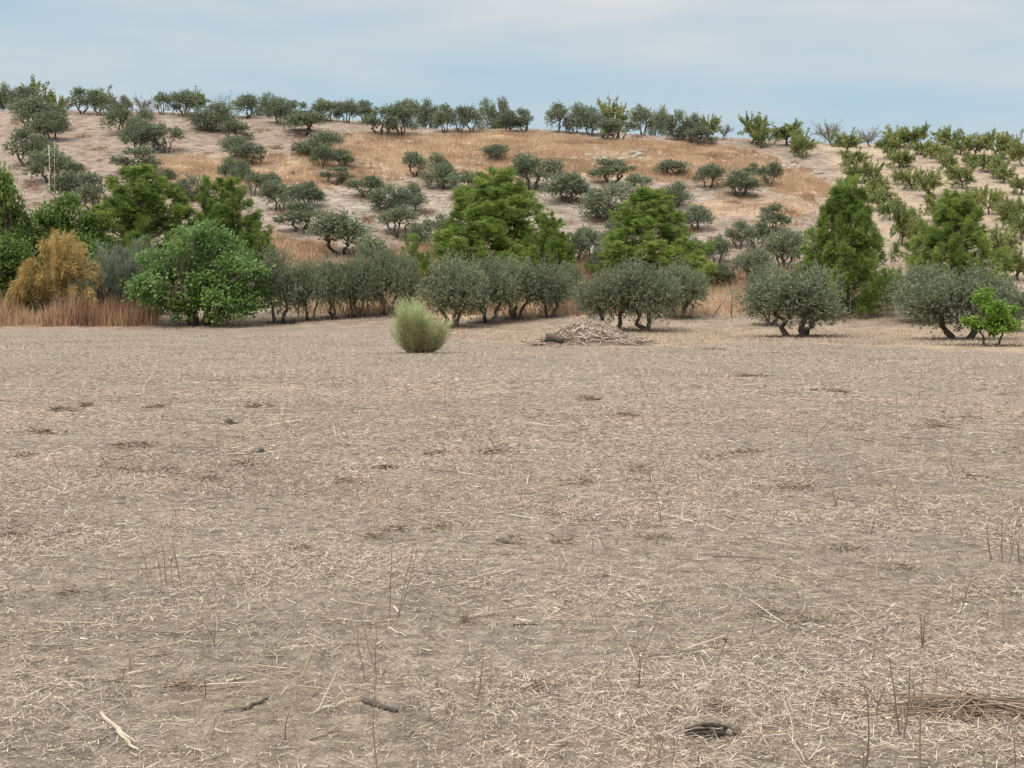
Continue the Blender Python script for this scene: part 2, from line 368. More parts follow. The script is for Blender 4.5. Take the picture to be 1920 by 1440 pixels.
def olive(seed, W=3.4, H=3.1, stems=3, lobes=6, clumps=46, twigs=26, nl=6, L=0.10, LW=0.017, low=0.22, lobe_r=0.30, tw=0.34, spread=0.9, dome=1.0):
    rng = np.random.default_rng(seed); tr = Geo(); g = Geo()
    lc = []
    for i in range(lobes):
        a = 2 * np.pi * (i + rng.uniform(-0.3, 0.3)) / lobes; rr = W * 0.5 * rng.uniform(0.38, 0.68)
        lc.append((rr * math.cos(a), rr * math.sin(a), H * rng.uniform(low + 0.17, 0.68), W * lobe_r * rng.uniform(0.7, 1.1)))
    lc.append((rng.normal(0, 0.08) * W, rng.normal(0, 0.08) * W, H * 0.76 * dome, W * lobe_r * rng.uniform(0.85, 1.1)))
    lc = np.array(lc)
    ci = rng.choice(len(lc), clumps, p=lc[:, 3] ** 2 / np.sum(lc[:, 3] ** 2))
    dv = rvec(rng, clumps); dv[:, 2] = np.where(dv[:, 2] < -0.8, -dv[:, 2] * 0.6, dv[:, 2])
    cen = lc[ci, :3] + nrm(dv) * (lc[ci, 3] * rng.uniform(0.45, 1.0, clumps))[:, None] * np.array([1, 1, 0.8])
    cen[:, 2] = np.clip(cen[:, 2], H * (low + 0.06), H * 0.90)
    ctone = rng.normal(0.5, 0.12, clumps) + rng.normal(0, 0.14, len(lc))[ci]
    # stems
    fk = []
    for s in range(stems):
        a = 2 * np.pi * (s + rng.uniform(-0.25, 0.25)) / stems
        b = np.array([0.05 * W * math.cos(a), 0.05 * W * math.sin(a), -0.12])
        e = np.array([spread * 0.2 * W * math.cos(a), spread * 0.2 * W * math.sin(a), H * rng.uniform(0.36, 0.46)])
        pts = curve(b, e, (0, 0, -0.03 * H), 6, rng, 0.025 * W); r0 = (0.044 if clumps > 100 else 0.034) * W / stems ** 0.3
        tr.tube(pts, np.linspace(r0 * 1.25, r0 * 0.72, 6), 7, rng.uniform(0.35, 0.6)); fk.append(e)
    fk = np.array(fk)
    for l in lc:
        f = fk[np.argmin(np.linalg.norm(fk - l[:3], axis=1))]
        tr.tube(curve(f, l[:3], (0, 0, -0.04 * H), 5, rng, 0.02 * W), np.linspace(0.018 * W, 0.007 * W, 5), 5, 0.45)
    for k in range(clumps):
        tr.tube(curve(lc[ci[k], :3], cen[k], (0, 0, 0.02), 3, rng, 0.02), np.linspace(0.007 * W, 0.002 * W, 3), 3, 0.4, False)
    n = clumps * twigs; k = np.repeat(np.arange(clumps), twigs)
    cr = W * 0.085 * rng.uniform(0.7, 1.35, clumps)
    base = cen[k] + rng.normal(size=(n, 3)) * cr[k][:, None] * np.array([1, 1, 0.8])
    out = nrm(base - np.array([0, 0, H * 0.45]))
    d = out * 0.8 + rng.normal(size=(n, 3)) * 0.5 + np.array([0, 0, 0.35])
    P = twig_leaves(g, rng, base, d, np.clip(ctone[k] + rng.normal(0, 0.06, n), 0, 1), nl, W / 3.4 * tw * rng.uniform(0.5, 1.15, n), L, LW, 0.5, lc)
    w, h = extents(P)
    return tr.mesh('olive_trunk', True), g.mesh('olive_crown'), w, h

def almond(seed, W=2.6, H=2.5, branches=6, shoots=46, per=26, L=0.11, LW=0.022, mat='almond', upright=0.9):
    rng = np.random.default_rng(seed); tr = Geo(); g = Geo()
    fh = H * rng.uniform(0.15, 0.21); lean = rng.normal(0, 0.05, 2) * W
    tr.tube(curve((0, 0, -0.12), (lean[0], lean[1], fh), (0, 0, 0), 5, rng, 0.015 * W), np.linspace(0.034 * W, 0.024 * W, 5), 7, 0.4)
    tips = []; f = np.array([lean[0], lean[1], fh])
    for b in range(branches):
        a = 2 * np.pi * (b + rng.uniform(-0.35, 0.35)) / branches; rr = W * rng.uniform(0.22, 0.36)
        e = f + np.array([rr * math.cos(a), rr * math.sin(a), H * rng.uniform(0.2, 0.38)])
        tr.tube(curve(f, e, (0, 0, -0.03 * H), 5, rng, 0.012 * W), np.linspace(0.019 * W, 0.009 * W, 5), 5, 0.4); tips.append((f, e))
    base, dirs = [], []
    for s in range(shoots):
        f0, e = tips[s % branches]; q = rng.uniform(0.25, 1.0); p0 = f0 * (1 - q) + e * q
        o = np.array([p0[0], p0[1], 0]); o = o / (np.linalg.norm(o) + 0.05)
        d = nrm(o * rng.uniform(0.2, 1.0) + np.array([0, 0, upright * rng.uniform(-0.25, 1.2)]) + rng.normal(size=3) * 0.42)
        ln = W * rng.uniform(0.2, 0.42); base.append(p0); dirs.append(d * ln)
        pe = p0 + d * ln; pe[2] = min(pe[2], H * 1.04)
        tr.tube(curve(p0, pe, (0, 0, 0.0), 3, rng, 0.01), np.linspace(0.007 * W, 0.002 * W, 3), 3, 0.45, False)
    base = np.array(base); dirs = np.array(dirs); k = np.repeat(np.arange(shoots), per); n = len(k)
    t = rng.uniform(0.08, 1.02, n)[:, None]
    P = base[k] + dirs[k] * t + rng.normal(size=(n, 3)) * W * 0.032 * (1.15 - 0.6 * t)
    P[:, 2] = np.minimum(P[:, 2], H * 1.05)
    tn = np.clip(rng.normal(0.5, 0.17, shoots)[k] + rng.normal(0, 0.14, n), 0, 1)
    g.leaves(P, nrm(dirs[k]) * 0.6 + rvec(rng, n), rvec(rng, n) + np.array([0, 0, 0.7]), L * rng.uniform(0.6, 1.2, n), LW * rng.uniform(0.7, 1.2, n), tn)
    w, h = extents(P, 1.5)
    return tr.mesh('almond_trunk', True), g.mesh('almond_crown'), w, h

def pine(seed, W=4.6, H=5.2, clumps=150, tufts=34, skirt=0.04, peak=0.8):
    rng = np.random.default_rng(seed); tr = Geo(); g = Geo()
    tr.tube(curve((0, 0, -0.2), (rng.normal(0, 0.12), rng.normal(0, 0.12), H * 0.93), (0.05, 0, 0), 9, rng, 0.03), np.linspace(0.03 * W, 0.006 * W, 9), 7, 0.4)
    lob = rng.uniform(0, 6.28, 3)
    ts = np.sort(rng.beta(1.15, 1.5, clumps)); cen = np.zeros((clumps, 3)); cr = np.zeros(clumps); tone = np.zeros(clumps)
    for i, t in enumerate(ts):
        z = skirt + (0.97 - skirt) * t; a = i * 2.39996 + rng.uniform(-0.6, 0.6)
        rm = W * 0.5 * (1 - z) ** peak * min(1, 0.72 + 2.2 * z) * (1 + 0.15 * math.sin(2 * a + lob[0] + 5 * z) + 0.16 * math.sin(3 * a + lob[1] - 9 * z) + 0.13 * math.sin(4 * a + lob[2] + 19 * z))
        r = rm * (0.86 if rng.random() < 0.68 else rng.uniform(0.2, 0.8)) * rng.uniform(0.88, 1.08)
        cen[i] = (r * math.cos(a), r * math.sin(a), z * H); cr[i] = W * rng.uniform(0.036, 0.062) * (1 - 0.4 * z)
        tone[i] = rng.normal(0.46, 0.14)
        b0 = np.array([0, 0, max(0.05, z - 0.28 * r / W * 2) * H])
        tr.tube(curve(b0, cen[i], (0, 0, -0.05), 4, rng, 0.02), np.linspace(0.010 * W * (1.1 - z), 0.002 * W, 4), 4, 0.4, False)
    k = np.repeat(np.arange(clumps), tufts); n = len(k)
    out = cen[k] * np.array([1, 1, 0]); out = nrm(out + 1e-6) * 0.5 + np.array([0, 0, 0.85])
    q = rng.uniform(0, 1, n); od = nrm(nrm(out) + 0.35 * rvec(rng, clumps)[k])
    off = rng.normal(size=(n, 3)) * (cr[k] * (0.95 - 0.72 * q))[:, None] + od * ((q * 3.4 - 1.4) * cr[k])[:, None]
    base = cen[k] + off; tt = np.clip(tone[k] + rng.normal(0, 0.07, n), 0, 1); nd = 8
    bb = np.repeat(base, nd, 0); dd = np.repeat(nrm(out), nd, 0) * 0.75 + rvec(rng, n * nd) * 0.8
    g.leaves(bb, dd, rvec(rng, n * nd), rng.uniform(0.12, 0.24, n * nd), rng.uniform(0.009, 0.016, n * nd), np.clip(np.repeat(tt, nd) + rng.normal(0, 0.1, n * nd), 0, 1))
    w, h = extents(base, 1.2); w = np.percentile(base[:, 0], 98.6) - np.percentile(base[:, 0], 1.4)
    return tr.mesh('pine_trunk', True), g.mesh('pine_crown'), w, h

def broadleaf(seed, W=3.6, H=4.0, lobes=9, clumps=90, leaves=80, L=0.12, LW=0.034, low=0.06, fold=0.25, stems=3, up=0.8, rag=0.09, shape=None):
    rng = np.random.default_rng(seed); tr = Geo(); g = Geo()
    fk = []
    for s in range(stems):
        a = 2 * np.pi * (s + rng.uniform(-0.3, 0.3)) / stems
        e = np.array([0.2 * W * math.cos(a), 0.2 * W * math.sin(a), H * rng.uniform(0.3, 0.45)])
        tr.tube(curve((0.03 * W * math.cos(a), 0.03 * W * math.sin(a), -0.15), e, (0, 0, -0.03 * H), 6, rng, 0.02 * W), np.linspace(0.026 * W, 0.014 * W, 6), 7, 0.45); fk.append(e)
    fk = np.array(fk)
    dv = rvec(rng, clumps); dv[:, 2] = np.where(dv[:, 2] < -0.75, -dv[:, 2], dv[:, 2])
    lobedir = rvec(rng, lobes); boost = 1 + 0.34 * np.max(np.maximum(dv @ lobedir.T, 0) ** 6, 1) - 0.16
    zc = H * (low + (0.97 - low) * 0.45)
    cen = dv * np.array([W * 0.46, W * 0.46, H * (0.97 - low) * 0.5]) * (boost * np.where(rng.random(clumps) < 0.75, rng.uniform(0.8, 0.98, clumps), rng.uniform(0.3, 0.8, clumps)))[:, None] + np.array([0, 0, zc])
    cen[:, 2] = np.maximum(cen[:, 2], H * low + 0.1)
    if shape is not None:      # crown built from given masses: x, z, radius as fractions of width / height
        S = np.array(shape); si = rng.choice(len(S), clumps, p=S[:, 2] ** 2 / np.sum(S[:, 2] ** 2))
        sy = rng.uniform(-0.22, 0.22, len(S))
        d2 = rvec(rng, clumps) * rng.uniform(0.55, 1.0, clumps)[:, None]
        cen = np.stack([(S[si, 0] + S[si, 2] * d2[:, 0]) * W, (sy[si] + S[si, 2] * d2[:, 1]) * W, S[si, 1] * H + S[si, 2] * W * d2[:, 2] * 0.9], -1)
        cen[:, 2] = np.maximum(cen[:, 2], H * low + 0.1 + 0.2 * rng.random(clumps))
    tone = rng.normal(0.5, 0.15, clumps)
    for i in range(clumps):
        f = fk[np.argmin(np.linalg.norm(fk - cen[i], axis=1))]
        tr.tube(curve(f, cen[i], (0, 0, -0.02 * H), 4, rng, 0.03), np.linspace(0.009 * W, 0.002 * W, 4), 4, 0.45, False)
    k = np.repeat(np.arange(clumps), leaves); n = len(k)
    out = nrm(cen[k] - np.array([0, 0, zc * 0.7]))
    P = cen[k] + rng.normal(size=(n, 3)) * W * rag * rng.uniform(0.7, 1.2, clumps)[k][:, None] * np.array([1, 1, 0.75])
    D = out * 0.7 + rvec(rng, n) * 0.8 + np.array([0, 0, -0.15])
    g.leaves(P, D, out * 0.6 + rvec(rng, n) * 0.6 + np.array([0, 0, up]), L * rng.uniform(0.6, 1.2, n), LW * rng.uniform(0.7, 1.25, n), np.clip(tone[k] + rng.normal(0, 0.16, n), 0, 1), fold)
    w, h = extents(P, 1.2)
    if shape is not None: w = np.percentile(P[:, 0], 99.2) - np.percentile(P[:, 0], 0.8)
    return tr.mesh('shrub_trunk', True), g.mesh('shrub_crown'), w, h

def plume(seed, W, H, arcs, per, bl, wid, droop=0.0, up=0.5, tone0=0.4, tone1=0.3, base_r=0.12, start=0.25, lean=(0, 0), flat=1.0, low_=0.25, ball=None, spr=0.55):
    """broom-like bush: arching stems, each carrying a feather of very fine branchlets"""
    rng = np.random.default_rng(seed); tr = Geo(); g = Geo(); ends = []
    nl = max(5, arcs // 9); lob = rvec(rng, nl) * np.array([1, 1, 0.55]); lob[:, 2] = np.abs(lob[:, 2]) + low_; lob[0] = (0, 0, 1); lob = nrm(lob); ll = rng.uniform(0.78, 1.05, nl)
    ltone = rng.normal(0, 0.16, nl)
    for k in range(arcs):
        q = k % nl; d = nrm(lob[q] + rng.normal(size=3) * 0.26); d[2] = abs(d[2])
        r = ll[q] * rng.uniform(0.62, 1.0)
        if ball is not None:
            bx, bz, br = ball[rng.choice(len(ball), p=[0.42, 0.30, 0.28])]; v = rvec(rng, 1)[0] * rng.uniform(0.45, 1.0); d = nrm(np.array([v[0], v[1], abs(v[2])]))
        e = np.array([(bx + br * v[0]) * W, br * v[1] * W * 1.1, bz * H + br * W * v[2] * 0.95]) if ball is not None else np.array([d[0] * W * 0.5 * r + lean[0] * d[2], d[1] * W * 0.5 * r + lean[1] * d[2], H * (0.16 + 0.84 * d[2] ** flat) * r])
        b = np.array([e[0] * base_r * 2 + rng.normal(0, .02) * W, e[1] * base_r * 2 + rng.normal(0, .02) * W, -0.06])
        t = np.linspace(0, 1, 9)[:, None]; m = b * 0.5 + e * 0.5 + (np.array([0, 0, 0.22 * H * r]) if ball is None else (e - b) * np.array([0.22, 0.22, -0.10])); p = (1 - t) ** 2 * b + 2 * t * (1 - t) * m + t ** 2 * e
        p[:, 2] -= droop * H * r * t[:, 0] ** 3
        tr.tube(p[:8], np.linspace(0.007 * W, 0.0016 * W, 8), 4, 0.45, False)
        u = rng.uniform(start, 1.0, per); idx = u * 8; i0 = np.minimum(idx.astype(int), 7); f = (idx - i0)[:, None]
        P = p[i0] * (1 - f) + p[i0 + 1] * f + rng.normal(size=(per, 3)) * W * 0.012; T = nrm(p[i0 + 1] - p[i0])
        D = T * 0.7 + rvec(rng, per) * spr + np.array([0, 0, up])
        L = bl * rng.uniform(0.5, 1.2, per)
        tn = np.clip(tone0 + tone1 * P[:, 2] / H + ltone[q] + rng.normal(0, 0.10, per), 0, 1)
        g.leaves(P, D, rvec(rng, per), L, wid * rng.uniform(0.6, 1.2, per), tn); ends.append(P + nrm(D) * L[:, None])
    E = np.concatenate(ends); w, h = extents(E, 1.2)
    if ball is not None: w = np.percentile(E[:, 0], 99.7) - np.percentile(E[:, 0], 0.3)
    return tr.mesh('bush_stems', True), g.mesh('bush_sprays'), w, h

PROTO = {}
def proto(kind, var):
    key = (kind, var)
    if key in PROTO: return PROTO[key]
    if kind == 'olive':       # open hillside olives
        sd = 100 + var
        p = olive(sd, stems=[3, 2, 4, 3, 2, 5, 3, 2][var % 8], lobes=[5, 6, 4, 7, 5, 6, 4, 6][var % 8], clumps=[62, 50, 46, 70, 66, 58, 42, 72][var % 8], twigs=19, nl=6,
                  L=0.165, LW=0.042, low=[.12, .18, .08, .22, .06, .12, .24, .16][var % 8], lobe_r=[.25, .22, .20, .26, .28, .21, .19, .27][var % 8], dome=[1, 1.12, .95, 1.1, 1.0, .9, 1.12, 1.05][var % 8], tw=0.34)
        r = p + ('olive', 'bark')
    elif kind == 'olive_front':
        sd = 200 + var
        p = olive(sd, stems=[3, 2, 4, 2, 3][var % 5], lobes=[7, 6, 7, 8, 6][var % 5], clumps=170, twigs=22, nl=6, L=0.125, LW=0.029,
                  low=[.23, .26, .22, .25, .22][var % 5], lobe_r=0.315, tw=0.30, spread=1.15)
        r = p + ('olive_front', 'bark')
    elif kind == 'almond':
        p = almond(300 + var, branches=5 + var % 3, shoots=40 + 5 * (var % 4), per=76, L=0.155, LW=0.042); r = p + ('almond', 'bark')
    elif kind == 'almond_dry':
        p = almond(340 + var, branches=7, shoots=64, per=26, L=0.10, LW=0.022, upright=1.2); r = p + ('almond_dry', 'bark_pale')
    elif kind == 'pine':
        p = pine(400 + var, clumps=[185, 175, 180, 185, 185, 180, 145, 80, 80][var], tufts=[48, 46, 48, 50, 48, 48, 46, 40, 40][var], skirt=[.06, .08, .02, .05, .03, .05, .06, .1, .08][var],
                 peak=[.58, .60, .70, .80, .88, .82, .6, .6, .7][var]); r = p + ('pine', 'bark')
    elif kind == 'broad':
        p = broadleaf(500 + var, H=3.8, clumps=200, leaves=105, L=0.17, LW=0.050, rag=0.06,
                      shape=[[(-.2, .75, .2), (.05, .85, .16), (.2, .6, .22), (-.15, .45, .26), (.25, .35, .2), (-.3, .3, .2), (.05, .2, .25)],
                             [(-.33, .52, .16), (-.12, .78, .17), (.06, .84, .15), (.0, .5, .26), (.28, .62, .17), (.34, .36, .16), (-.2, .28, .22), (.15, .2, .24), (-.4, .7, .06)],
                             [(-.2, .5, .25), (.1, .7, .22), (.28, .45, .2), (.0, .3, .28), (-.3, .25, .18), (.3, .2, .18)]][var]); r = p + ('broad', 'bark')
    elif kind == 'fig':
        p = broadleaf(540, W=6.4, H=4.8, lobes=12, clumps=260, leaves=84, L=0.175, LW=0.052, low=0.05, stems=6, up=0.6, rag=0.036,
                      shape=[(-.38, .24, .13), (-.25, .40, .16), (-.30, .62, .09), (-.10, .34, .22), (-.02, .72, .17), (.09, .84, .12), (.20, .66, .15), (.10, .45, .24), (.34, .50, .16), (.36, .28, .15), (.20, .25, .18)]); r = p + ('fig', 'bark_pale')
    elif kind == 'bright':
        p = broadleaf(560, W=2.0, H=2.2, lobes=7, clumps=90, leaves=64, L=0.11, LW=0.034, low=0.10, stems=2, rag=0.05,
                      shape=[(-.08, .80, .17), (-.02, .58, .22), (.26, .60, .17), (.15, .42, .22), (-.34, .42, .10), (.34, .36, .11), (-.05, .34, .18), (.0, .12, .07)]); r = p + ('bright', 'bark')
    elif kind == 'broom':
        p = plume(600, 1.6, 1.6, 190, 95, 0.20, 0.0030, up=0.35, tone0=0.18, tone1=0.85, base_r=0.12, start=0.24, spr=0.9, ball=[(-.10, .66, .26), (.20, .42, .22), (-.12, .40, .26)]); r = p + ('broom', 'bark_pale')
    elif kind == 'greybush':
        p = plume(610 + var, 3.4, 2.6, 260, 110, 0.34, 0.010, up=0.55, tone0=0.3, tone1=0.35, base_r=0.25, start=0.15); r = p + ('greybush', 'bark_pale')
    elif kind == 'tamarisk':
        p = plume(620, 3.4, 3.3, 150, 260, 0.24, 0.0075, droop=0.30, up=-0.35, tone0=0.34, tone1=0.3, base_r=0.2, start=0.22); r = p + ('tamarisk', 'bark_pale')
    PROTO[key] = r
    return r
CATS = dict(olive=('olive_tree', 'olive tree'), olive_front=('olive_tree', 'olive tree'), almond=('almond_tree', 'almond tree'), almond_dry=('almond_tree', 'almond tree'),
            pine=('pine_tree', 'pine tree'), broad=('broadleaf_tree', 'tree'), fig=('fig_tree', 'fig tree'), bright=('young_tree', 'tree'), broom=('broom_shrub', 'shrub'),
            greybush=('broom_shrub', 'shrub'), tamarisk=('tamarisk_shrub', 'shrub'))
_cnt = {}
NV = dict(olive=8, olive_front=5, almond=7, almond_dry=2, pine=9, broad=3, fig=1, bright=1, broom=1, greybush=2, tamarisk=1)
def tree(kind, px, w, top, base, label, group=None, var=None, rz=None, depth=None):
    if kind in ('fig', 'bright', 'broad', 'broom', 'pine') and rz is None: rz = 0.0
    i = _cnt.get(kind, 0); _cnt[kind] = i + 1
    if var is None: var = (i * 3 + i // NV[kind]) % NV[kind]
    tm, cm, pw, ph, lm, bm = proto(kind, var)
    if depth is None: x, y, z = hit(px, base)
    else:
        a, fy, uz = ray(px, base); y = depth; x = a * y / fy; z = float(terrain(x, y))
    tp = at_depth(px, top, y); h = max(0.6, tp[2] - z) * (1.05 if kind == 'olive' else 1); wd = w / F * y * (0.98 if kind == 'olive' else 1)
    name, cat = CATS[kind]
    o = empty(name, (x, y, z - 0.02)); tag(o, label, cat, group)
    o.rotation_euler.z = (i * 2.1 + 0.4) if rz is None else rz
    o.scale = (wd / pw, wd / pw, h / ph)
    woody = kind in ('broom', 'greybush', 'tamarisk')
    link('stems' if woody else 'trunk', tm, M[bm], o); link('sprays' if woody else 'crown', cm, M[lm], o)
    return o
# ------------------------------------------------------------------ the trees: kind, x, crown width, top, base (pixels of the photograph, turned into ground points), label
G_SKY, G_HILL, G_FOOT, G_EDGE = 'olive trees along the skyline', 'olive trees scattered over the bare hillside', 'olive trees at the foot of the hill', 'olive trees along the edge of the stubble field'
G_ALM, G_PINE, G_SKA = 'almond trees in the orchard rows on the hillside', 'pine trees at the foot of the hill', 'sparse almond trees behind the skyline olives'
SKY = [
 (12, 50, 166, 203, 'round skyline olive cut by the left edge of the photo'),
 (44, 46, 166, 208, 'skyline olive second from the left edge, under spiky almond shoots'),
 (152, 44, 169, 212, 'round skyline olive right after the first sky gap from the left'),
 (184, 34, 172, 217, 'narrow skyline olive between the round one at the first sky gap and two ball crowns'),
 (208, 27, 182, 213, 'left one of two small ball-crowned skyline olives'),
 (233, 25, 182, 213, 'right one of two small ball-crowned skyline olives, beside a nearly bare almond'),
 (303, 32, 177, 214, 'upright skyline olive just right of the nearly bare almond'),
 (345, 50, 175, 217, 'broad skyline olive with green almond shoots rising at its right shoulder'),
 (462, 54, 180, 222, 'broad skyline olive with visible forked stems, right of a sparse pale almond'),
 (495, 36, 180, 217, 'skyline olive behind and right of the one with forked stems'),
 (525, 48, 186, 231, 'dark skyline olive with trunk leaning left, at the right part of the second cluster'),
 (555, 32, 190, 219, 'last skyline olive before the narrow sky notch left of centre'),
 (612, 50, 190, 227, 'first skyline olive right of the narrow sky notch left of centre'),
 (650, 44, 190, 230, 'second skyline olive right of the narrow sky notch, with thin double trunk'),
 (685, 38, 192, 231, 'third skyline olive right of the narrow sky notch, half behind a larger one'),
 (717, 62, 203, 255, 'big spreading olive below the crest, left half of a merged pair'),
 (752, 54, 198, 254, 'big spreading olive below the crest, right half of a merged pair'),
 (760, 48, 190, 236, 'tall skyline olive directly behind the merged pair'),
 (800, 44, 195, 240, 'flat-bottomed dark skyline olive with two straight trunks left of a leaning one'),
 (833, 36, 200, 249, 'skyline olive whose bare trunk leans strongly down to the right'),
 (862, 30, 204, 250, 'small skyline olive with two splayed trunks next to the leaning trunk'),
 (885, 40, 203, 248, 'bushy skyline olive with foliage reaching the ground, left of the tall pair'),
 (918, 38, 192, 240, 'left one of the tall upright skyline olives at the middle of the photo'),
 (942, 32, 191, 239, 'right one of the tall upright skyline olives at the middle of the photo'),
 (955, 42, 212, 247, 'low skyline olive in front of the tall pair, second last before the wide gap'),
 (983, 35, 207, 250, 'dark compact skyline olive, last before the wide sky gap'),
 (1045, 40, 197, 248, 'skyline olive just right of the wide sky gap, trunk leaning right'),
 (1078, 33, 197, 249, 'upright skyline olive with V-shaped trunk, second right of the wide sky gap'),
 (1108, 46, 204, 253, 'dark skyline olive with trunk bent left, third right of the wide sky gap'),
 (1158, 66, 226, 263, 'wide grey bush-like olive in front of the skyline trees, below a spiky almond'),
 (1205, 40, 203, 254, 'skyline olive with long bare curved stems showing sky between them'),
 (1237, 38, 208, 254, 'brownish-green skyline olive right of the curved bare stems'),
 (1270, 42, 213, 264, 'dark skyline olive with a fork trunk standing in orange grass'),
 (1300, 34, 217, 262, 'dark upright skyline olive just left of a bright spiky almond'),
 (1312, 58, 240, 272, 'low wide grey olive on the crest at the right end of the olive line'),
]
for px, w, t, b, lb in SKY: tree('olive', px, w, t, b, lb, G_SKY)
SKA = [
 ('almond', 64, 62, 156, 206, 'spiky almond rising above the olives at the far left skyline'),
 ('almond', 102, 32, 174, 207, 'thin spiky almond at the right end of the far left skyline clump'),
 ('almond_dry', 125, 22, 190, 209, 'tiny grey almond standing in the first sky gap'),
 ('almond', 188, 40, 166, 210, 'almond shoots poking above the skyline olives left of the ball crowns'),
 ('almond_dry', 265, 42, 180, 211, 'nearly bare grey almond on the skyline between olives'),
 ('almond', 371, 38, 172, 213, 'green almond with long shoots at the right of the second skyline cluster'),
 ('almond_dry', 420, 38, 177, 213, 'sparse pale almond with sky showing through, left of the forked olive'),
 ('almond', 1150, 52, 191, 243, 'tall bright-green spiky almond above the wide grey bush-like olive'),
 ('almond', 1332, 42, 218, 262, 'bright-green spiky almond at the right end of the skyline olives'),
 ('almond_dry', 1355, 28, 232, 262, 'small thin almond on the crest, last before the open sky'),
]
for k, px, w, t, b, lb in SKA: tree(k, px, w, t, b, lb, G_SKA)
HILL = [
 (55, 64, 186, 246, 'large dark olive of the upper left clump, highest below the skyline'),
 (100, 50, 200, 247, 'olive merging with the right side of the highest large one in the left clump'),
 (93, 66, 213, 264, 'olive under the large upper left ones, with a pale branch showing'),
 (45, 58, 248, 311, 'olive near the left edge with a slanting trunk, left of the pale poles'),
 (80, 46, 257, 312, 'olive behind the tops of the pale poles'),
 (92, 72, 285, 343, 'olive crossed by both pale poles halfway up'),
 (137, 32, 303, 339, 'small olive just right of the pale poles'),
 (130, 58, 326, 378, 'grey olive with a bare underside, right of the foot of the poles'),
 (172, 62, 328, 402, 'pale grey olive behind the round green tree, right of the poles'),
 (222, 54, 199, 254, 'left half of the big double olive below the two ball crowns'),
 (266, 42, 204, 251, 'right half of the big double olive below the two ball crowns'),
 (262, 58, 226, 284, 'dark olive with splayed trunks below the big double olive'),
 (308, 56, 236, 287, 'drooping olive right beside the one with splayed trunks'),
 (257, 80, 279, 331, 'wide ground-hugging olive directly above the left pine'),
 (310, 38, 319, 352, 'small dark olive peeping over the right shoulder of the left pine'),
 (361, 54, 333, 378, 'grey olive between the tops of the two left pines'),
 (402, 84, 199, 249, 'wide low-branching olive at the crest with foliage hanging on both sides'),
 (438, 62, 229, 265, 'leafy olive just below the wide one with hanging foliage'),
 (438, 48, 258, 300, 'upper left olive of the stacked column in the orange grass left of centre'),
 (466, 58, 271, 310, 'right-hand olive of the stacked column in the orange grass'),
 (430, 36, 299, 339, 'left one of two thin olives at the foot of the stacked column'),
 (453, 38, 303, 345, 'right one of two thin olives at the foot of the stacked column'),
 (474, 30, 326, 367, 'little slim olive with a bare trunk on the lower rim of the orange grass'),
 (507, 38, 327, 362, 'thin olive behind the top of a dense dark olive at the orange grass rim'),
 (524, 68, 343, 396, 'dense dark olive on the bare slope with brown brush under it'),
 (578, 52, 344, 390, 'olive touching the right side of the dense dark one on the bare slope'),
 (565, 76, 382, 435, 'green umbrella-shaped olive with two thin trunks on the bare slope'),
 (572, 80, 209, 252, 'dark crest olive with wide skirts and a fan of trunks, left of centre'),
 (600, 76, 248, 293, 'open thin olive with see-through left side, below the dark fan-trunked one'),
 (603, 40, 273, 316, 'pale thin olive in the middle of the centre-left string in orange grass'),
 (643, 42, 283, 315, 'dark little olive at the right of the centre-left string in orange grass'),
 (632, 54, 314, 346, 'wispy grey olive at the bottom of the centre-left string'),
 (687, 58, 333, 372, 'squat dark olive at the bottom rim of the orange grass with pale brush beside it'),
 (725, 60, 350, 400, 'left half of the dark twin olive on the chalky slope'),
 (771, 56, 348, 400, 'right half of the dark twin olive on the chalky slope'),
 (748, 86, 391, 443, 'broad umbrella olive with fanned bare stems below the dark twin olive'),
 (928, 46, 273, 302, 'very low olive scrub alone in the middle of the orange grass'),
 (780, 48, 288, 332, 'dark olive with a single trunk at the orange grass rim, left of a pale one'),
 (823, 36, 288, 323, 'faded pale olive in orange grass behind a rounded dark one'),
 (828, 66, 311, 354, 'rounded dark olive with short fanned stems on the orange grass rim'),
 (872, 62, 325, 376, 'dark upright olive left of the big pine top, brown brush at its foot'),
 (916, 32, 338, 380, 'small olive partly behind the left flank of the big pine top'),
 (1000, 86, 294, 358, 'large grey olive with many splayed stems right above the big pine top'),
 (1066, 76, 328, 380, 'wide feathery olive right of the large grey one with splayed stems'),
 (1150, 74, 301, 343, 'grey olive in orange grass below the white rock outcrop'),
 (1198, 46, 329, 364, 'small light-green olive with a thin forked trunk below the grey one'),
 (1263, 60, 303, 332, 'flat sprawling olive in the orange grass right of centre'),
 (1330, 56, 310, 352, 'olive with a taller right crown standing at the rim of the orange grass'),
 (1390, 66, 324, 369, 'rounded dark olive with many short stems right of the two-level one'),
 (1411, 28, 307, 332, 'small far olive behind, at the right rim of the orange grass'),
 (1443, 40, 308, 351, 'two-tiered small olive, rightmost in the orange grass'),
 (1145, 97, 350, 417, 'large open olive with a leaning dark trunk left of the middle right pine'),
 (1268, 54, 345, 391, 'dark olive with a stout trunk behind the right shoulder of the middle right pine'),
 (1305, 52, 388, 433, 'goblet-shaped grey olive on bare ground right of the middle right pine'),
 (1446, 60, 387, 436, 'neat round olive on a single trunk left of the tall right pine'),
]
for px, w, t, b, lb in HILL: tree('olive', px, w, t, b, lb, G_HILL)
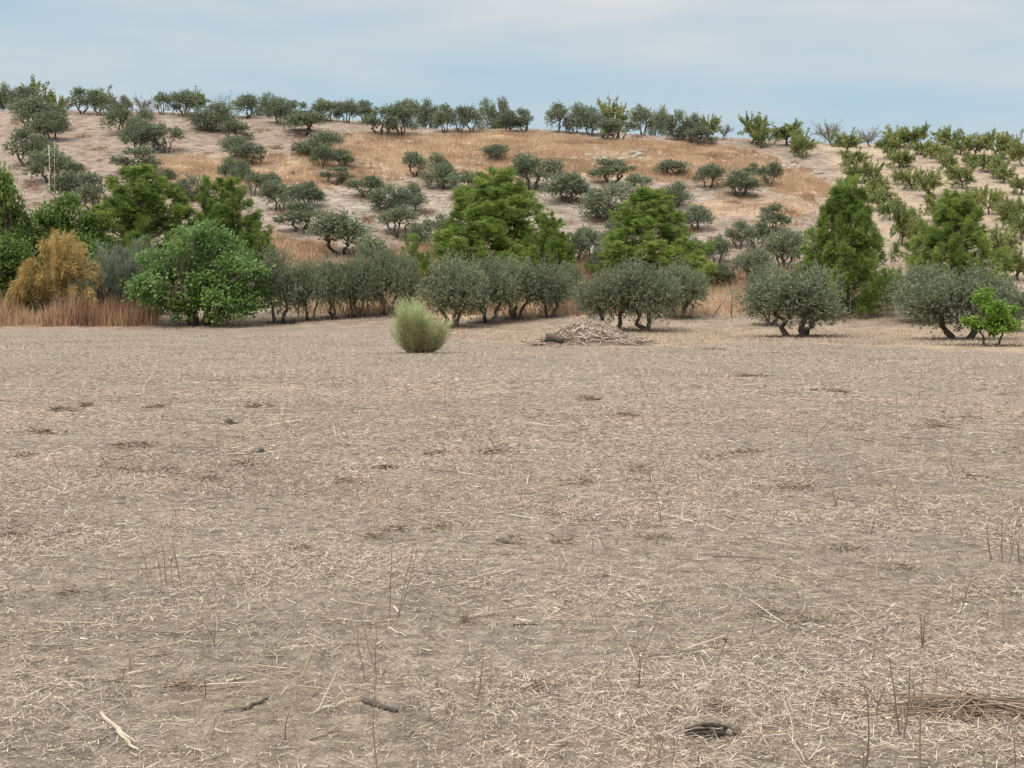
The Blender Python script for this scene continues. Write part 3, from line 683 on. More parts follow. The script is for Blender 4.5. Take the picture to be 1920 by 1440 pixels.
FOOT = [
 (642, 116, 406, 484, 'large spreading olive with orange fanned stems at the foot of the hill'),
 (706, 72, 448, 522, 'grey olive right below the large spreading one with orange stems'),
 (780, 46, 424, 464, 'small round olive above the little yellow-green pine'),
 (825, 56, 408, 476, 'pale grey olive at the left flank of the big central pine'),
 (1077, 54, 438, 496, 'round grey olive at the right flank of the big central pine'),
 (1112, 62, 430, 484, 'feathery pale olive between the two central pines'),
 (1122, 42, 466, 514, 'low wispy olive against orange grass between the two central pines'),
 (1066, 46, 498, 564, 'thin brownish olive peeping right of the dense centre clump'),
 (1157, 42, 414, 458, 'olive mostly hidden by the left side of the middle right pine'),
 (1308, 46, 452, 502, 'faint grey olive hugging the right edge of the middle right pine'),
 (1346, 46, 446, 498, 'tall narrow olive with a bent top right of the middle right pine'),
 (1356, 44, 498, 534, 'low drooping olive in orange grass above the braced fence post'),
 (1386, 42, 417, 466, 'leftmost of a three-olive chain left of the tall right pine'),
 (1419, 48, 420, 476, 'middle one of a three-olive chain left of the tall right pine'),
 (1472, 74, 436, 506, 'largest of a three-olive chain, touching the tall right pine'),
 (1412, 62, 472, 538, 'pale round olive behind the left top of the field-edge olive with stubby trunk'),
]
for px, w, t, b, lb in FOOT: tree('olive', px, w, t, b, lb, G_FOOT)
tree('almond', 1322, 42, 484, 538, 'single yellow-green almond in orange grass beside the middle right pine')
EDGE = [
 (525, 76, 476, 606, 'field-edge olive with two wide-splayed trunks over a black crate', 1),
 (580, 58, 494, 602, 'dark field-edge olive immediately right of the one over the black crate', 0),
 (624, 62, 492, 598, 'field-edge olive with two thin parallel trunks, third right of the fig', 3),
 (670, 68, 486, 595, 'field-edge olive with trunks leaning outward, left of the darkest one', 2),
 (725, 70, 474, 592, 'darkest rounded olive above and left of the green broom bush', 0),
 (757, 56, 484, 582, 'field-edge olive behind the darkest one, below the little pine', 4),
 (848, 100, 488, 615, 'field-edge olive with one leafy trunk, left end of the dense centre clump', 4),
 (915, 92, 489, 606, 'field-edge olive on three splayed trunks in the middle of the dense centre clump', 0),
 (968, 92, 491, 598, 'olive set further back in the right middle of the dense centre clump', 2),
 (1034, 70, 497, 595, 'dark olive at the right end of the dense centre clump', 1),
 (1147, 106, 504, 620, 'pale field-edge olive with one slim bare trunk behind the brush pile', 1),
 (1208, 114, 496, 622, 'broad field-edge olive with low curved trunks right of the brush pile', 3),
 (1274, 82, 499, 597, 'dark olive behind the right side of the broad one by the brush pile', 4),
 (1444, 72, 504, 611, 'dark shaded olive behind the left of the stubby-trunked field-edge olive', 2),
 (1495, 156, 509, 632, 'wide dome-shaped olive with a stubby trunk and two splayed limbs', 4),
 (1730, 98, 502, 606, 'grey olive below the rightmost pine, left of the widest field-edge olive', 0),
 (1798, 166, 509, 637, 'widest field-edge olive, next to the little bright-green tree', 1),
 (1887, 78, 529, 622, 'olive cut off by the right edge of the photo, behind the bright-green tree', 3),
]
for px, w, t, b, lb, v in EDGE: tree('olive_front', px, w, t, b, lb, G_EDGE, var=v)
PINES = [
 (267, 184, 319, 510, 'large olive-green pine behind the fig, leftmost of the pines', 0),
 (420, 160, 340, 505, 'bright yellow-green pine directly above the fig tree', 1),
 (488, 62, 438, 512, 'small dark pine sapling at the right foot of the yellow-green pine', 7),
 (775, 60, 443, 545, 'slim little yellow-green pine above the green broom bush', 8),
 (932, 226, 330, 520, 'biggest bright pine with a broad base at the centre of the photo', 3),
 (1028, 92, 408, 530, 'darker lower pine fused to the right side of the biggest one', 6),
 (1217, 180, 360, 524, 'conical bright-green pine, middle right, above the broad field-edge olive', 5),
 (1586, 172, 350, 588, 'tallest right pine whose dark lower boughs hang almost to the ground', 4),
 (1786, 164, 372, 548, 'rightmost pine, rounded and above the widest field-edge olive', 2),
]
for px, w, t, b, lb, v in PINES: tree('pine', px, w, t, b, lb, G_PINE, var=v)
LEFT = [
 ('broad', 4, 118, 336, 585, 'tall dark-green tree cut by the left edge', 0),
 ('broad', 112, 156, 375, 545, 'round deep-green leafy tree beneath the pale poles', 1),
 ('broad', 14, 96, 456, 590, 'dark shaded bush at the left edge in front of the tall tree', 2),
 ('greybush', 238, 150, 464, 590, 'tall grey-green broom thicket between tamarisk and fig', 0),
 ('greybush', 176, 90, 505, 597, 'smaller pale grey-green broom at the right of the yellow tamarisk', 1),
 ('tamarisk', 108, 150, 450, 600, 'yellow-orange feathery tamarisk bush rising out of russet grass', 0),
 ('fig', 372, 244, 427, 609, 'big glossy bright-green fig tree spreading to the ground', 0),
 ('bright', 1857, 96, 545, 649, 'little vivid-green tree in front of the widest field-edge olive', 0),
 ('broom', 788, 116, 566, 662, 'fine-stemmed pale green broom bush alone in the stubble', 0),
]
for k, px, w, t, b, lb, v in LEFT: tree(k, px, w, t, b, lb, var=v)
ALM = [
 (1405, 48, 216, 271, 'almond standing alone on the crest right of the open sky gap'),
 (1427, 30, 229, 278, 'smaller almond at the right shoulder of the lone crest almond'),
 (1476, 58, 231, 271, 'broad flat crest almond, second clump right of the open sky gap'),
 (1492, 26, 247, 288, 'slim almond left of its twin just below the broad crest almond'),
 (1505, 38, 248, 297, 'bright almond right of its twin just below the broad crest almond'),
 (1585, 52, 250, 288, 'dark green almond at the head of the leftmost orchard row'),
 (1600, 48, 284, 318, 'second almond down the leftmost orchard row'),
 (1614, 46, 302, 345, 'third almond down the leftmost orchard row'),
 (1640, 32, 304, 346, 'yellowish thin almond on the right of the third in the leftmost row'),
 (1633, 46, 330, 374, 'fourth almond down the leftmost orchard row'),
 (1648, 50, 345, 397, 'large green almond fifth down the leftmost row, beside the tall right pine'),
 (1669, 38, 372, 413, 'yellow-green almond sixth down the leftmost row'),
 (1690, 52, 380, 462, 'almond on a long bent trunk left of the rightmost pine'),
 (1718, 34, 398, 470, 'dark almond tucked against the left side of the rightmost pine'),
 (1668, 38, 256, 300, 'top almond of the second orchard row from the left'),
 (1685, 50, 278, 316, 'bright almond second down the second orchard row'),
 (1697, 38, 314, 348, 'half-hidden almond third down the second orchard row'),
 (1712, 38, 319, 358, 'almond just left of the last one in the second orchard row'),
 (1730, 46, 318, 371, 'yellowish round almond with curved trunk ending the second orchard row'),
 (1686, 50, 236, 277, 'skyline almond left of a wider one above the second orchard row'),
 (1718, 46, 236, 279, 'wider skyline almond above the second orchard row'),
 (1727, 30, 265, 291, 'small almond at the head of the third orchard row'),
 (1745, 38, 265, 298, 'second almond down the third orchard row'),
 (1760, 36, 272, 306, 'third almond down the third orchard row'),
 (1774, 34, 282, 326, 'single dark-trunked almond midway down the third orchard row'),
 (1797, 32, 312, 346, 'back one of the pair closing the upper third orchard row'),
 (1807, 48, 306, 354, 'front one of the pair closing the upper third orchard row'),
 (1755, 64, 364, 424, 'almond whose crown shows over the left top of the rightmost pine'),
 (1806, 46, 362, 428, 'almond whose shoots show over the right top of the rightmost pine'),
 (1776, 44, 241, 284, 'tall spiky skyline almond standing above its neighbours near the right'),
 (1801, 38, 256, 291, 'low skyline almond right of the tall spiky one'),
 (1830, 46, 252, 293, 'dense skyline almond two places right of the tall spiky one'),
 (1866, 46, 247, 296, 'dark highest skyline almond near the right edge'),
 (1894, 42, 255, 301, 'second last skyline almond before the right edge'),
 (1918, 40, 258, 313, 'last skyline almond, cut by the right edge'),
 (1822, 30, 287, 313, 'small almond at the head of the fourth orchard row'),
 (1850, 46, 287, 325, 'yellow-green almond second down the fourth orchard row'),
 (1868, 36, 299, 336, 'almond third down the fourth orchard row'),
 (1882, 34, 311, 344, 'almond fourth down the fourth orchard row'),
 (1915, 44, 324, 366, 'almond of the fourth orchard row cut by the right edge'),
 (1828, 28, 352, 379, 'thin pale almond at the left head of the fifth orchard row'),
 (1852, 46, 352, 402, 'bright green almond on a straight trunk in the fifth orchard row'),
 (1884, 40, 369, 418, 'yellowish almond right of the bright green one in the fifth row'),
 (1901, 42, 374, 434, 'almond behind the crooked one in the fifth orchard row'),
 (1916, 40, 390, 451, 'crooked-trunked almond of the fifth row at the right edge'),
 (1872, 54, 425, 488, 'sprawling almond with bare shoots right of the rightmost pine'),
 (1880, 24, 472, 508, 'tiny almond sapling low on the slope near the right edge'),
 (1906, 50, 468, 524, 'leaning almond low on the slope at the right edge'),
]
for px, w, t, b, lb in ALM: tree('almond', px, w * 1.06, t, b, lb, G_ALM)
for px, w, t, b, lb in [(1560, 58, 229, 273, 'brown half-bare crest almond left of the head of the leftmost row'),
                        (1630, 46, 239, 276, 'brown thinning crest almond between the first and second orchard rows')]:
    tree('almond_dry', px, w, t, b, lb, G_ALM)
# ------------------------------------------------------------------ ground cover nobody could count
rng = np.random.default_rng(42)
def bbox_pts(poly, n, pad=1.0):
    lo = poly.min(0) - pad; hi = poly.max(0) + pad
    return rng.uniform(lo[0], hi[0], n), rng.uniform(lo[1], hi[1], n)
def poly_area(poly, pad=1.0):
    lo = poly.min(0) - pad; hi = poly.max(0) + pad; return float(np.prod(hi - lo))

FENCE_Y = hit(1371, 594)[1]
def tall_grass(name, mat, specs, label):
    g = Geo()
    for poly, dens, h0, h1, wid, amp, sd, gap in specs:
        x, y = bbox_pts(poly, int(poly_area(poly) * dens))
        ok = soft_in(poly, x, y, amp, sd, 2.5) & ((poly is not PC) | (y > FENCE_Y + 0.25 * rng.random(len(x)))) & (fbm(x / 1.7, y / 1.2, sd + 7) > gap)
        x, y = x[ok], y[ok]; n = len(x)
        hn = h0 + (h1 - h0) * np.clip(fbm(x / 2.2, y / 1.8, sd + 13) * 1.7 - 0.35, 0, 1)
        P = np.stack([x, y, terrain(x, y) - 0.03], -1)
        D = np.stack([rng.normal(0, 0.2, n), rng.normal(0, 0.2, n), np.ones(n)], -1)
        tn = np.clip(0.5 + 1.1 * (fbm(x / 2.6, y / 3.2, sd + 17) - 0.5) + rng.normal(0, 0.12 if mat == 'grass_orange' else 0.22, n), 0, 1)
        g.blades(P, D, hn * rng.uniform(0.6, 1.15, n), wid * rng.uniform(0.5, 1.3, n), tn, np.stack([rng.normal(0, 0.08, n), rng.normal(0, 0.08, n), np.zeros(n)], -1))
    tag(link(name, g.mesh(name), M[mat]), label, None, None, 'stuff')
tall_grass('dry_grass', 'grass_orange', [(PA, 70, 0.22, 0.62, 0.022, 1.0, 21, 0.30), (PB, 45, 0.15, 0.40, 0.022, 1.0, 23, 0.40), (PC, 75, 0.30, 0.85, 0.018, 0.6, 25, 0.22)],
           'tall orange dry grass on the hillside')
tall_grass('russet_grass', 'grass_red', [(PL, 100, 0.6, 2.3, 0.020, 0.7, 35, 0.20)], 'russet tall dry grass at the left field edge')

def straw_bits():
    """short cut straw lying on the field, denser and finer close to the viewer"""
    g = Geo()
    bands = [(3.6, 6, 6400, .012, .062, .0013), (6, 9, 3900, .014, .068, .0016), (9, 14, 1900, .018, .08, .0023), (14, 22, 800, .025, .095, .0034), (22, 34, 330, .03, .11, .005), (34, 62, 130, .04, .12, .007),
             (3.6, 6, 9500, .004, .022, .0011), (6, 9, 6000, .005, .028, .0014), (9, 14, 3000, .007, .036, .002), (14, 22, 1200, .012, .05, .003)]
    for y0, y1, dens, l0, l1, wd in bands:
        hw = 0.44 * y1 + 1.2; n = int((y1 - y0) * 2 * hw * dens)
        x = rng.uniform(-hw, hw, n); y = rng.uniform(y0, y1, n)
        keep = (np.abs(x) < 0.42 * y + 1.0)
        dn = 0.45 * fbm(x / 0.8, y / 0.9, 61) + 0.55 * fbm(x / 2.8, y / 2.4, 63)
        chaff = l1 < 1.6 * 10 ** -2 * (y0 + 4) ** .5 * 1.0; keep &= (rng.random(n) < (np.clip((dn - 0.30) * 4.0, 0.55, 1.0) if chaff else np.clip((dn - 0.37) * 4.6, 0.14, 1.0))) & inside(PFE, x, y + 0.4 + (0.02 * y1) * rng.normal(size=n))
        x, y, dn = x[keep], y[keep], dn[keep]; n = len(x)
        L = l0 + (l1 - l0) * rng.random(n) ** 2.2; yaw = rng.uniform(0, 2 * np.pi, n); el = np.abs(rng.normal(0, 0.26 if y1 < 15 else 0.12, n))
        D = np.stack([np.cos(yaw) * np.cos(el), np.sin(yaw) * np.cos(el), np.sin(el)], -1)
        z = terrain(x, y) + 0.002 + rng.random(n) ** 2 * (0.026 if y1 < 15 else 0.018) * (0.3 + 3.0 * np.clip(dn - 0.38, 0, 1))
        Nn = np.stack([rng.normal(0, 0.55, n), rng.normal(0, 0.55, n), np.ones(n)], -1)
        S = nrm(np.cross(D, Nn)); P0 = np.stack([x, y, z], -1); P1 = P0 + D * L[:, None]
        w = (wd * rng.uniform(0.45, 1.25, n) * np.where(rng.random(n) < 0.04, 2.0, 1))[:, None]
        tn = np.clip(rng.normal((0.30 if y1 < 13 else 0.36) if chaff else 0.55 if y1 < 13 else 0.50 if y1 < 23 else 0.46 if y1 < 35 else 0.41, 0.26 if y1 < 10 else 0.22 if y1 < 15 else 0.17 if y1 < 23 else 0.12 if y1 < 35 else 0.085, n) + 0.3 * (fbm(x / 1.3, y / 1.6, 67) - 0.5), 0, 1)
        V = np.stack([P0 - w * S, P0 + w * S, P1 + w * S * 0.7, P1 - w * S * 0.7], 1).reshape(-1, 3)
        g.add(V, np.arange(4 * n).reshape(n, 4), None, np.repeat(tn, 4))
    tag(link('straw_litter', g.mesh('straw_litter'), M['straw']), 'cut straw lying over the stubble field', None, None, 'stuff')
straw_bits()

def stubble():
    """short standing dry grass and thin upright stems"""
    g = Geo()
    for y0, y1, dens, h0, h1, wd in [(4, 9, 150, .015, .07, .0013), (9, 16, 90, .02, .10, .002), (16, 28, 50, .03, .12, .0035), (28, 62, 30, .04, .15, .007)]:
        hw = 0.44 * y1 + 1.2; n = int((y1 - y0) * 2 * hw * dens)
        x = rng.uniform(-hw, hw, n); y = rng.uniform(y0, y1, n)
        c = fbm(x / 0.55, y / 0.8, 71); c2 = fbm(x / 3.5, y / 3.0, 73)
        keep = (rng.random(n) < np.clip((0.55 * c + 0.45 * c2 - 0.47) * 7, 0.02, 1)) & (np.abs(x) < 0.42 * y + 1.0) & inside(PFE, x, y + 0.4 + 0.02 * y1 * rng.normal(size=n))
        x, y = x[keep], y[keep]; n = len(x)
        P = np.stack([x, y, terrain(x, y) - 0.005], -1)
        D = np.stack([rng.normal(0, 0.55, n), rng.normal(0, 0.55, n), np.ones(n)], -1)
        g.blades(P, D, rng.uniform(h0, h1, n), wd * rng.uniform(0.6, 1.3, n), np.clip(rng.normal(0.5, 0.2, n), 0, 1), np.stack([rng.normal(0, 0.02, n), rng.normal(0, 0.02, n), np.zeros(n)], -1))
    # orchard floor under the field-edge olives and the bare slope: thin short grass
    n = 130000; y = rng.uniform(48, 80, n); x = rng.uniform(-0.42, 0.42, n) * y
    k = (~inside(PFE, x, y)) & (fbm(x / 2, y / 2, 75) + 0.1 * rng.normal(size=n) > 0.42); x, y = x[k], y[k]; n = len(x)
    P = np.stack([x, y, terrain(x, y) - 0.01], -1); D = np.stack([rng.normal(0, 0.6, n), rng.normal(0, 0.6, n), np.ones(n)], -1)
    g.blades(P, D, rng.uniform(.04, .17, n), 0.009, np.clip(rng.normal(0.42, 0.17, n), 0, 1))
    n = 90000; y = rng.uniform(78, 152, n); x = rng.uniform(-0.42, 0.42, n) * y
    k = fbm(x / 3, y / 2, 77) > 0.47; x, y = x[k], y[k]; n = len(x)
    P = np.stack([x, y, terrain(x, y) - 0.02], -1); D = np.stack([rng.normal(0, 0.7, n), rng.normal(0, 0.7, n), np.ones(n)], -1)
    g.blades(P, D, rng.uniform(.08, .24, n), 0.022, np.clip(rng.normal(0.5, 0.2, n), 0, 1))
    tag(link('short_dry_grass', g.mesh('short_dry_grass'), M['straw']), 'short dry grass standing in the stubble', None, None, 'stuff')
stubble()

def dark_litter():
    """brown rotted litter: patches in the field and brush under the hill olives"""
    g = Geo()
    spots = [(395, 903, 55), (840, 989, 60), (745, 995, 45), (1085, 906, 60), (1520, 1166, 75), (1440, 1152, 60), (870, 1166, 30), (255, 836, 75), (70, 812, 60), (50, 856, 50), (720, 879, 30),
             (815, 852, 34), (925, 850, 45), (1340, 860, 30), (1197, 882, 26), (1820, 896, 50), (310, 886, 50), (240, 884, 60), (15, 1005, 40), (130, 1113, 40), (1400, 848, 40), (1480, 915, 55),
             (455, 872, 40), (430, 796, 18), (120, 770, 60), (160, 762, 18), (480, 762, 40), (300, 765, 30), (1100, 750, 26), (700, 1010, 40), (1240, 1010, 40), (1690, 1070, 50), (1590, 1030, 50), (1760, 800, 50),
             (1410, 706, 50), (1340, 655, 30), (1020, 1290, 60), (350, 1290, 50), (1350, 1330, 40), (1560, 1320, 55), (560, 1030, 40), (960, 1018, 50), (1050, 1018, 40), (640, 905, 40), (1180, 780, 40), (1560, 735, 40)]
    for px, py, w in spots:
        x, y, z = hit(px, py); ww = w / F * y * 0.55; n = int(60 + w * 1.5)
        q = rng.normal(size=(n, 2)) * np.array([ww * 0.5, ww * 0.42]) + np.array([ww * 0.5, ww * 0.3]) * rng.normal(size=(4, 2))[rng.integers(0, 4, n)]; X = x + q[:, 0]; Y = y + q[:, 1]
        hgt = 0.05 * np.exp(-((q[:, 0] / ww) ** 2 + (q[:, 1] / ww) ** 2) * 2)
        P = np.stack([X, Y, terrain(X, Y) + hgt * rng.random(n)], -1); yaw = rng.uniform(0, 6.28, n); el = np.abs(rng.normal(0.05, 0.22, n))
        D = np.stack([np.cos(yaw) * np.cos(el), np.sin(yaw) * np.cos(el), np.sin(el)], -1)
        sc = np.clip(y / 9, 0.8, 2.6)
        g.leaves(P, D, rvec(rng, n) + np.array([0, 0, 0.7]), rng.uniform(0.02, 0.085, n) * sc, 0.0032 * sc, np.clip(rng.normal(0.36, 0.2, n), 0, 1))
    tag(link('rotted_litter', g.mesh('rotted_litter'), M['weed']), 'dark rotted tufts scattered over the field', None, None, 'stuff')
    g = Geo()
    brush = [(60, 347, 30), (155, 259, 26), (185, 282, 34), (489, 247, 34), (518, 279, 26), (521, 403, 40), (652, 256, 24), (554, 253, 40), (606, 402, 30), (689, 413, 28), (855, 375, 26), (799, 402, 26), (1082, 382, 36),
             (1120, 418, 36), (1060, 374, 26), (1300, 437, 28), (1195, 258, 26), (900, 243, 34), (30, 232, 24), (350, 220, 24), (30, 318, 22), (1290, 268, 36), (575, 460, 28), (1480, 400, 30), (1405, 372, 40), (690, 372, 36),
             (1350, 350, 26), (1470, 255, 20), (150, 320, 26), (390, 290, 22), (330, 258, 30), (1460, 440, 30)]
    brush += [(float(a), float(b), float(c)) for a, b, c in zip(rng.uniform(0, 1500, 150), rng.uniform(225, 470, 150), rng.uniform(7, 22, 150))]
    for px, py, w in brush:
        x, y, z = hit(px, py); ww = w / F * y * 0.6; n = 170 if w > 23 else 50
        q = rng.normal(size=(n, 2)) * np.array([ww * 0.5, ww * 0.6]); X = x + q[:, 0]; Y = y + q[:, 1]
        P = np.stack([X, Y, terrain(X, Y) + 0.16 * rng.random(n) * np.exp(-(q[:, 0] / ww) ** 2 * 2)], -1); yaw = rng.uniform(0, 6.28, n); el = rng.uniform(0, 0.8, n)
        D = np.stack([np.cos(yaw) * np.cos(el), np.sin(yaw) * np.cos(el), np.sin(el)], -1)
        g.leaves(P, D, rvec(rng, n), rng.uniform(0.2, 0.5, n), 0.016, np.clip(rng.normal(0.33, 0.15, n), 0, 1))
    tag(link('brown_brush', g.mesh('brown_brush'), M['grass_red']), 'reddish brown cut brush lying under the hill olives', None, None, 'stuff')
dark_litter()

def under_trees():
    g = Geo()
    for o in [o for o in bpy.data.objects if o.get('category') in ('olive tree', 'fig tree', 'pine tree', 'tree') and o.location.y < 84]:
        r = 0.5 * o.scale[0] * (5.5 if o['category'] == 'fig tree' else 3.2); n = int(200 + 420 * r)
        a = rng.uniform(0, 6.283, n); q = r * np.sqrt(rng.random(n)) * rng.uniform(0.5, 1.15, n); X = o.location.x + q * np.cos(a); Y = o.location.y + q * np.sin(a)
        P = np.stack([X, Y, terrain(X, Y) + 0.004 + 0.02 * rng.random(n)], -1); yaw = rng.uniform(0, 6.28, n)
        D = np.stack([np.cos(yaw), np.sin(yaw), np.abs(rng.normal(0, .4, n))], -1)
        g.leaves(P, D, rvec(rng, n) * .6 + np.array([0, 0, 1]), rng.uniform(.06, .2, n), .014, np.clip(rng.normal(.22, .16, n), 0, 1))  # leaf litter, toned dark so it also stands in for contact shade
    tag(link('fallen_leaves', g.mesh('fallen_leaves'), M['weed']), 'brown fallen leaves and twigs, darkened as contact shade under the trees', None, None, 'stuff')
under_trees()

def rocks():
    g = Geo()
    for poly, n, s0, s1 in ((PCH1, 190, .08, .45), (PCH2, 90, .08, .35), (PCHM, 900, .05, .22)):
        x, y = bbox_pts(poly, n * 3, 0.0); ok = inside(poly, x, y) & (fbm(x / 2, y / 2, 91) > 0.42); x, y = x[ok][:n], y[ok][:n]
        for a, b in zip(x, y):
            s = s0 + (s1 - s0) * rng.random() ** 3
            g.lump((a, b, float(terrain(a, b)) + s * 0.05), (s * rng.uniform(.8, 1.5), s * rng.uniform(.7, 1.1), s * rng.uniform(.3, .55)), rng, rng.uniform(.25, .8), 0.55)
    n = 1500; y = rng.uniform(74, 150, n); x = rng.uniform(-0.42, 0.42, n) * y; k = fbm(x / 3, y / 2, 95) > 0.5
    for a, b in zip(x[k], y[k]):
        s = .03 + .16 * rng.random() ** 3
        g.lump((a, b, float(terrain(a, b)) + s * 0.05), (s * rng.uniform(.8, 1.6), s, s * .5), rng, rng.uniform(.0, .7), 0.55)
    tag(link('chalk_stones', g.mesh('chalk_stones'), M['rock']), 'pale chalk stones strewn on the slope', None, None, 'stuff')
rocks()

# ------------------------------------------------------------------ built things
def pole_frame():
    x, y, z = hit(92, 452); y = min(y, 82); a, fy, uz = ray(91, 400); 
    o = empty('pole_frame', (a * y / fy, y, float(terrain(a * y / fy, y)))); tag(o, 'tall pale banded pole joined to a thinner one by a low crossbar', 'pole')
    o0 = np.array(o.location)
    def part(name, px, top, r, tone, bands):
        g = Geo(); b = at_depth(px, 400, y) - o0; b[2] = -0.2; t = at_depth(px + 1, top, y) - o0
        g.tube(np.linspace(b, t, 8) + rng.normal(size=(8, 3)) * 0.008, r, 8, tone)
        p = link(name, g.mesh(name, True), M['pale_paint'], o)
        for py in bands:
            h = Geo(); c = at_depth(px, py, y) - o0; h.tube([c - [0, 0, .05], c + [0, 0, .05]], r * 1.9, 8, 0.9); link('band', h.mesh('band'), M['pale_paint'], p)
    part('post', 91, 272, 0.026, 0.55, (290, 327, 346)); part('post', 101, 262, 0.016, 0.35, ())
    g = Geo(); g.tube([at_depth(82, 365, y) - o0, at_depth(101, 364, y) - o0 + [0, 0.05, 0]], 0.026, 7, 0.35); link('crossbar', g.mesh('crossbar'), M['pale_paint'], o)
    g = Geo(); g.tube([at_depth(89, 273, y) - o0, at_depth(94, 273, y) - o0], 0.035, 7, 0.7); link('cap', g.mesh('cap'), M['pale_paint'], o)
pole_frame()

def fence():
    fy = hit(1371, 594)[1] - 0.2
    o = empty('wire_fence', (0, fy, 0)); tag(o, 'rusty wire fence with thin posts along the foot of the hill', 'fence')
    xs = [((px - CX) / F * fy) for px in (560, 690, 820, 960, 1082, 1225, 1371, 1480, 1593, 1720, 1850, 1990)]
    tops = []
    for i, X in enumerate(xs):
        z = float(terrain(X, fy)); hh = 1.62; g = Geo(); g.tube([(X, 0, z - 0.2), (X + 0.01, 0, z + hh)], 0.034, 7, 0.45); link('post', g.mesh('post', True), M['metal'], o); tops.append((X, z, hh))
        if i == 6:
            for s in (-1, 1):
                g = Geo(); zz = float(terrain(X + s * 1.05, fy)); g.tube([(X + s * 1.05, -0.06, zz - 0.08), (X, -0.03, z + hh - 0.15)], 0.027, 6, 0.45); link('brace', g.mesh('brace', True), M['metal'], o)
    g = Geo()
    for (xa, za, h), (xb, zb, _) in zip(tops[:-1], tops[1:]):
        for f in (0.06, 0.2, 0.34, 0.48, 0.62, 0.76, 0.9):
            g.tube([(xa, -0.03, za + h * f), ((xa + xb) / 2, -0.03, (za + zb) / 2 + h * f - 0.015), (xb, -0.03, zb + h * f)], 0.0022, 3, 0.4, False)
        for q in np.arange(xa + 0.15, xb, 0.3):
            t = (q - xa) / (xb - xa); zq = za + t * (zb - za); g.tube([(q, -0.03, zq + 0.08), (q, -0.03, zq + h * 0.9)], 0.0016, 3, 0.4, False)
    link('wire_mesh', g.mesh('wire_mesh'), M['metal'], o)
fence()

def mesh_panel():
    y = 73.5; a, fy, uz = ray(546, 592); X = a * y / fy; z = float(terrain(X, y))
    o = empty('wire_barrier', (X, y, z)); tag(o, 'whitish wire mesh panel behind the splayed trunks over the black crate', 'wire panel')
    w, h = 1.35, 0.62; g = Geo()
    g.tube([(-w, 0, 0), (-w, 0, h), (w, 0, h), (w, 0, 0), (-w, 0, 0)], 0.012, 5, 0.5); link('frame', g.mesh('frame'), M['wire'], o)
    g = Geo()
    for q in np.linspace(-w, w, 19)[1:-1]: g.tube([(q, 0, 0), (q, 0, h)], 0.006, 4, 0.5, False)
    for q in np.linspace(0, h, 7)[1:-1]: g.tube([(-w, 0.012, q), (w, 0.012, q)], 0.006, 4, 0.5, False)
    link('grid', g.mesh('grid'), M['wire'], o)
mesh_panel()

def crate():
    x, y, z = hit(541, 607); o = empty('black_crate', (x, y - 0.1, z)); tag(o, 'low black plastic crate between the splayed olive trunks', 'crate'); o.rotation_euler.z = 0.12
    g = Geo(); w, d, h, t = 0.34, 0.22, 0.24, 0.012
    g.box((0, 0, 0.02), (w - 0.026, d - 0.026, 0.008), 0.4)
    for s in (-1, 1):
        g.box((s * (w - t), 0, h / 2), (t, d, h / 2), 0.5)
        for k in range(2): g.box((0, s * (d - t), 0.05 + k * 0.10), (w - 2 * t - 0.002, t, 0.028), 0.5)
        for q in np.linspace(-w + 0.06, w - 0.06, 6): g.box((q, s * (d - t), h / 2), (0.008, t * 0.8, h / 2 - 0.008), 0.5)
    link('body', g.mesh('body'), M['black'], o)
    g = Geo()
    for s in (-1, 1): g.box((0, s * d, h + 0.012), (w + 0.02, 0.02, 0.011), 0.6); g.box((s * w, 0, h + 0.012), (0.02, d - 0.022, 0.011), 0.6)
    link('rim', g.mesh('rim'), M['black'], o)
crate()

def brush_pile():
    x, y, z = hit(1105, 648); o = empty('brush_pile', (x, y + 0.6, z)); tag(o, 'long heap of dry cut stalks in front of the pale field-edge olive', 'brush pile')
    rg = np.random.default_rng(5); A, B, Hh = 2.3, 1.2, 0.66
    def hgt(X, Y):
        return Hh * np.exp(-((X - 0.15) / 0.85) ** 2 - (Y / 0.8) ** 2) + 0.30 * np.exp(-((X + 0.8) / 0.6) ** 2 - (Y / 0.7) ** 2) + 0.14 * np.exp(-((X - 1.3) / 0.9) ** 2 - (Y / 0.7) ** 2)
    g = Geo(); n = 40; X, Y = np.meshgrid(np.linspace(-A, A * 1.05, n), np.linspace(-B, B, n)); r2 = (X / A) ** 2 + (Y / B) ** 2
    Z = hgt(X, Y) * 0.9 + 0.05 * (fbm(X * 5 + 3, Y * 5 + 3, 3) - 0.4) - 0.06 * r2
    i = np.arange(n - 1)[:, None] * n; j = np.arange(n - 1)[None]
    g.add(np.stack([X, Y, Z], -1).reshape(-1, 3), np.stack([i + j, i + j + 1, i + n + j + 1, i + n + j], -1).reshape(-1, 4), None, (0.10 + 0.25 * rg.random(n * n)))
    link('matted_core', g.mesh('matted_core', True), M['straw'], o)
    g = Geo()
    for k in range(2400):
        cx, cy = rg.normal(0.1, 0.85), rg.normal(0, 0.45)
        if (cx / A) ** 2 + (cy / B) ** 2 > 1: continue
        yaw = rg.normal(0, 1.1) + (math.pi if rg.random() < .5 else 0); L = rg.uniform(0.2, 0.8); c, s = math.cos(yaw), math.sin(yaw); t = np.linspace(-.5, .5, 5)
        bend = rg.normal(0, 0.12); px = cx + t * L * c - bend * (t * t) * 4 * s; py = cy + t * L * s + bend * (t * t) * 4 * c
        pz = hgt(px, py) + rg.uniform(0, 0.13) + rg.normal(0, 0.05) * t * 2 + 0.01
        g.tube(np.stack([px, py, pz], -1), np.linspace(1, .6, 5) * rg.uniform(.006, .016), 4, float(np.clip(rg.normal(.46, .24), 0, 1)), False)
    link('stalks', g.mesh('stalks'), M['straw'], o)
brush_pile()

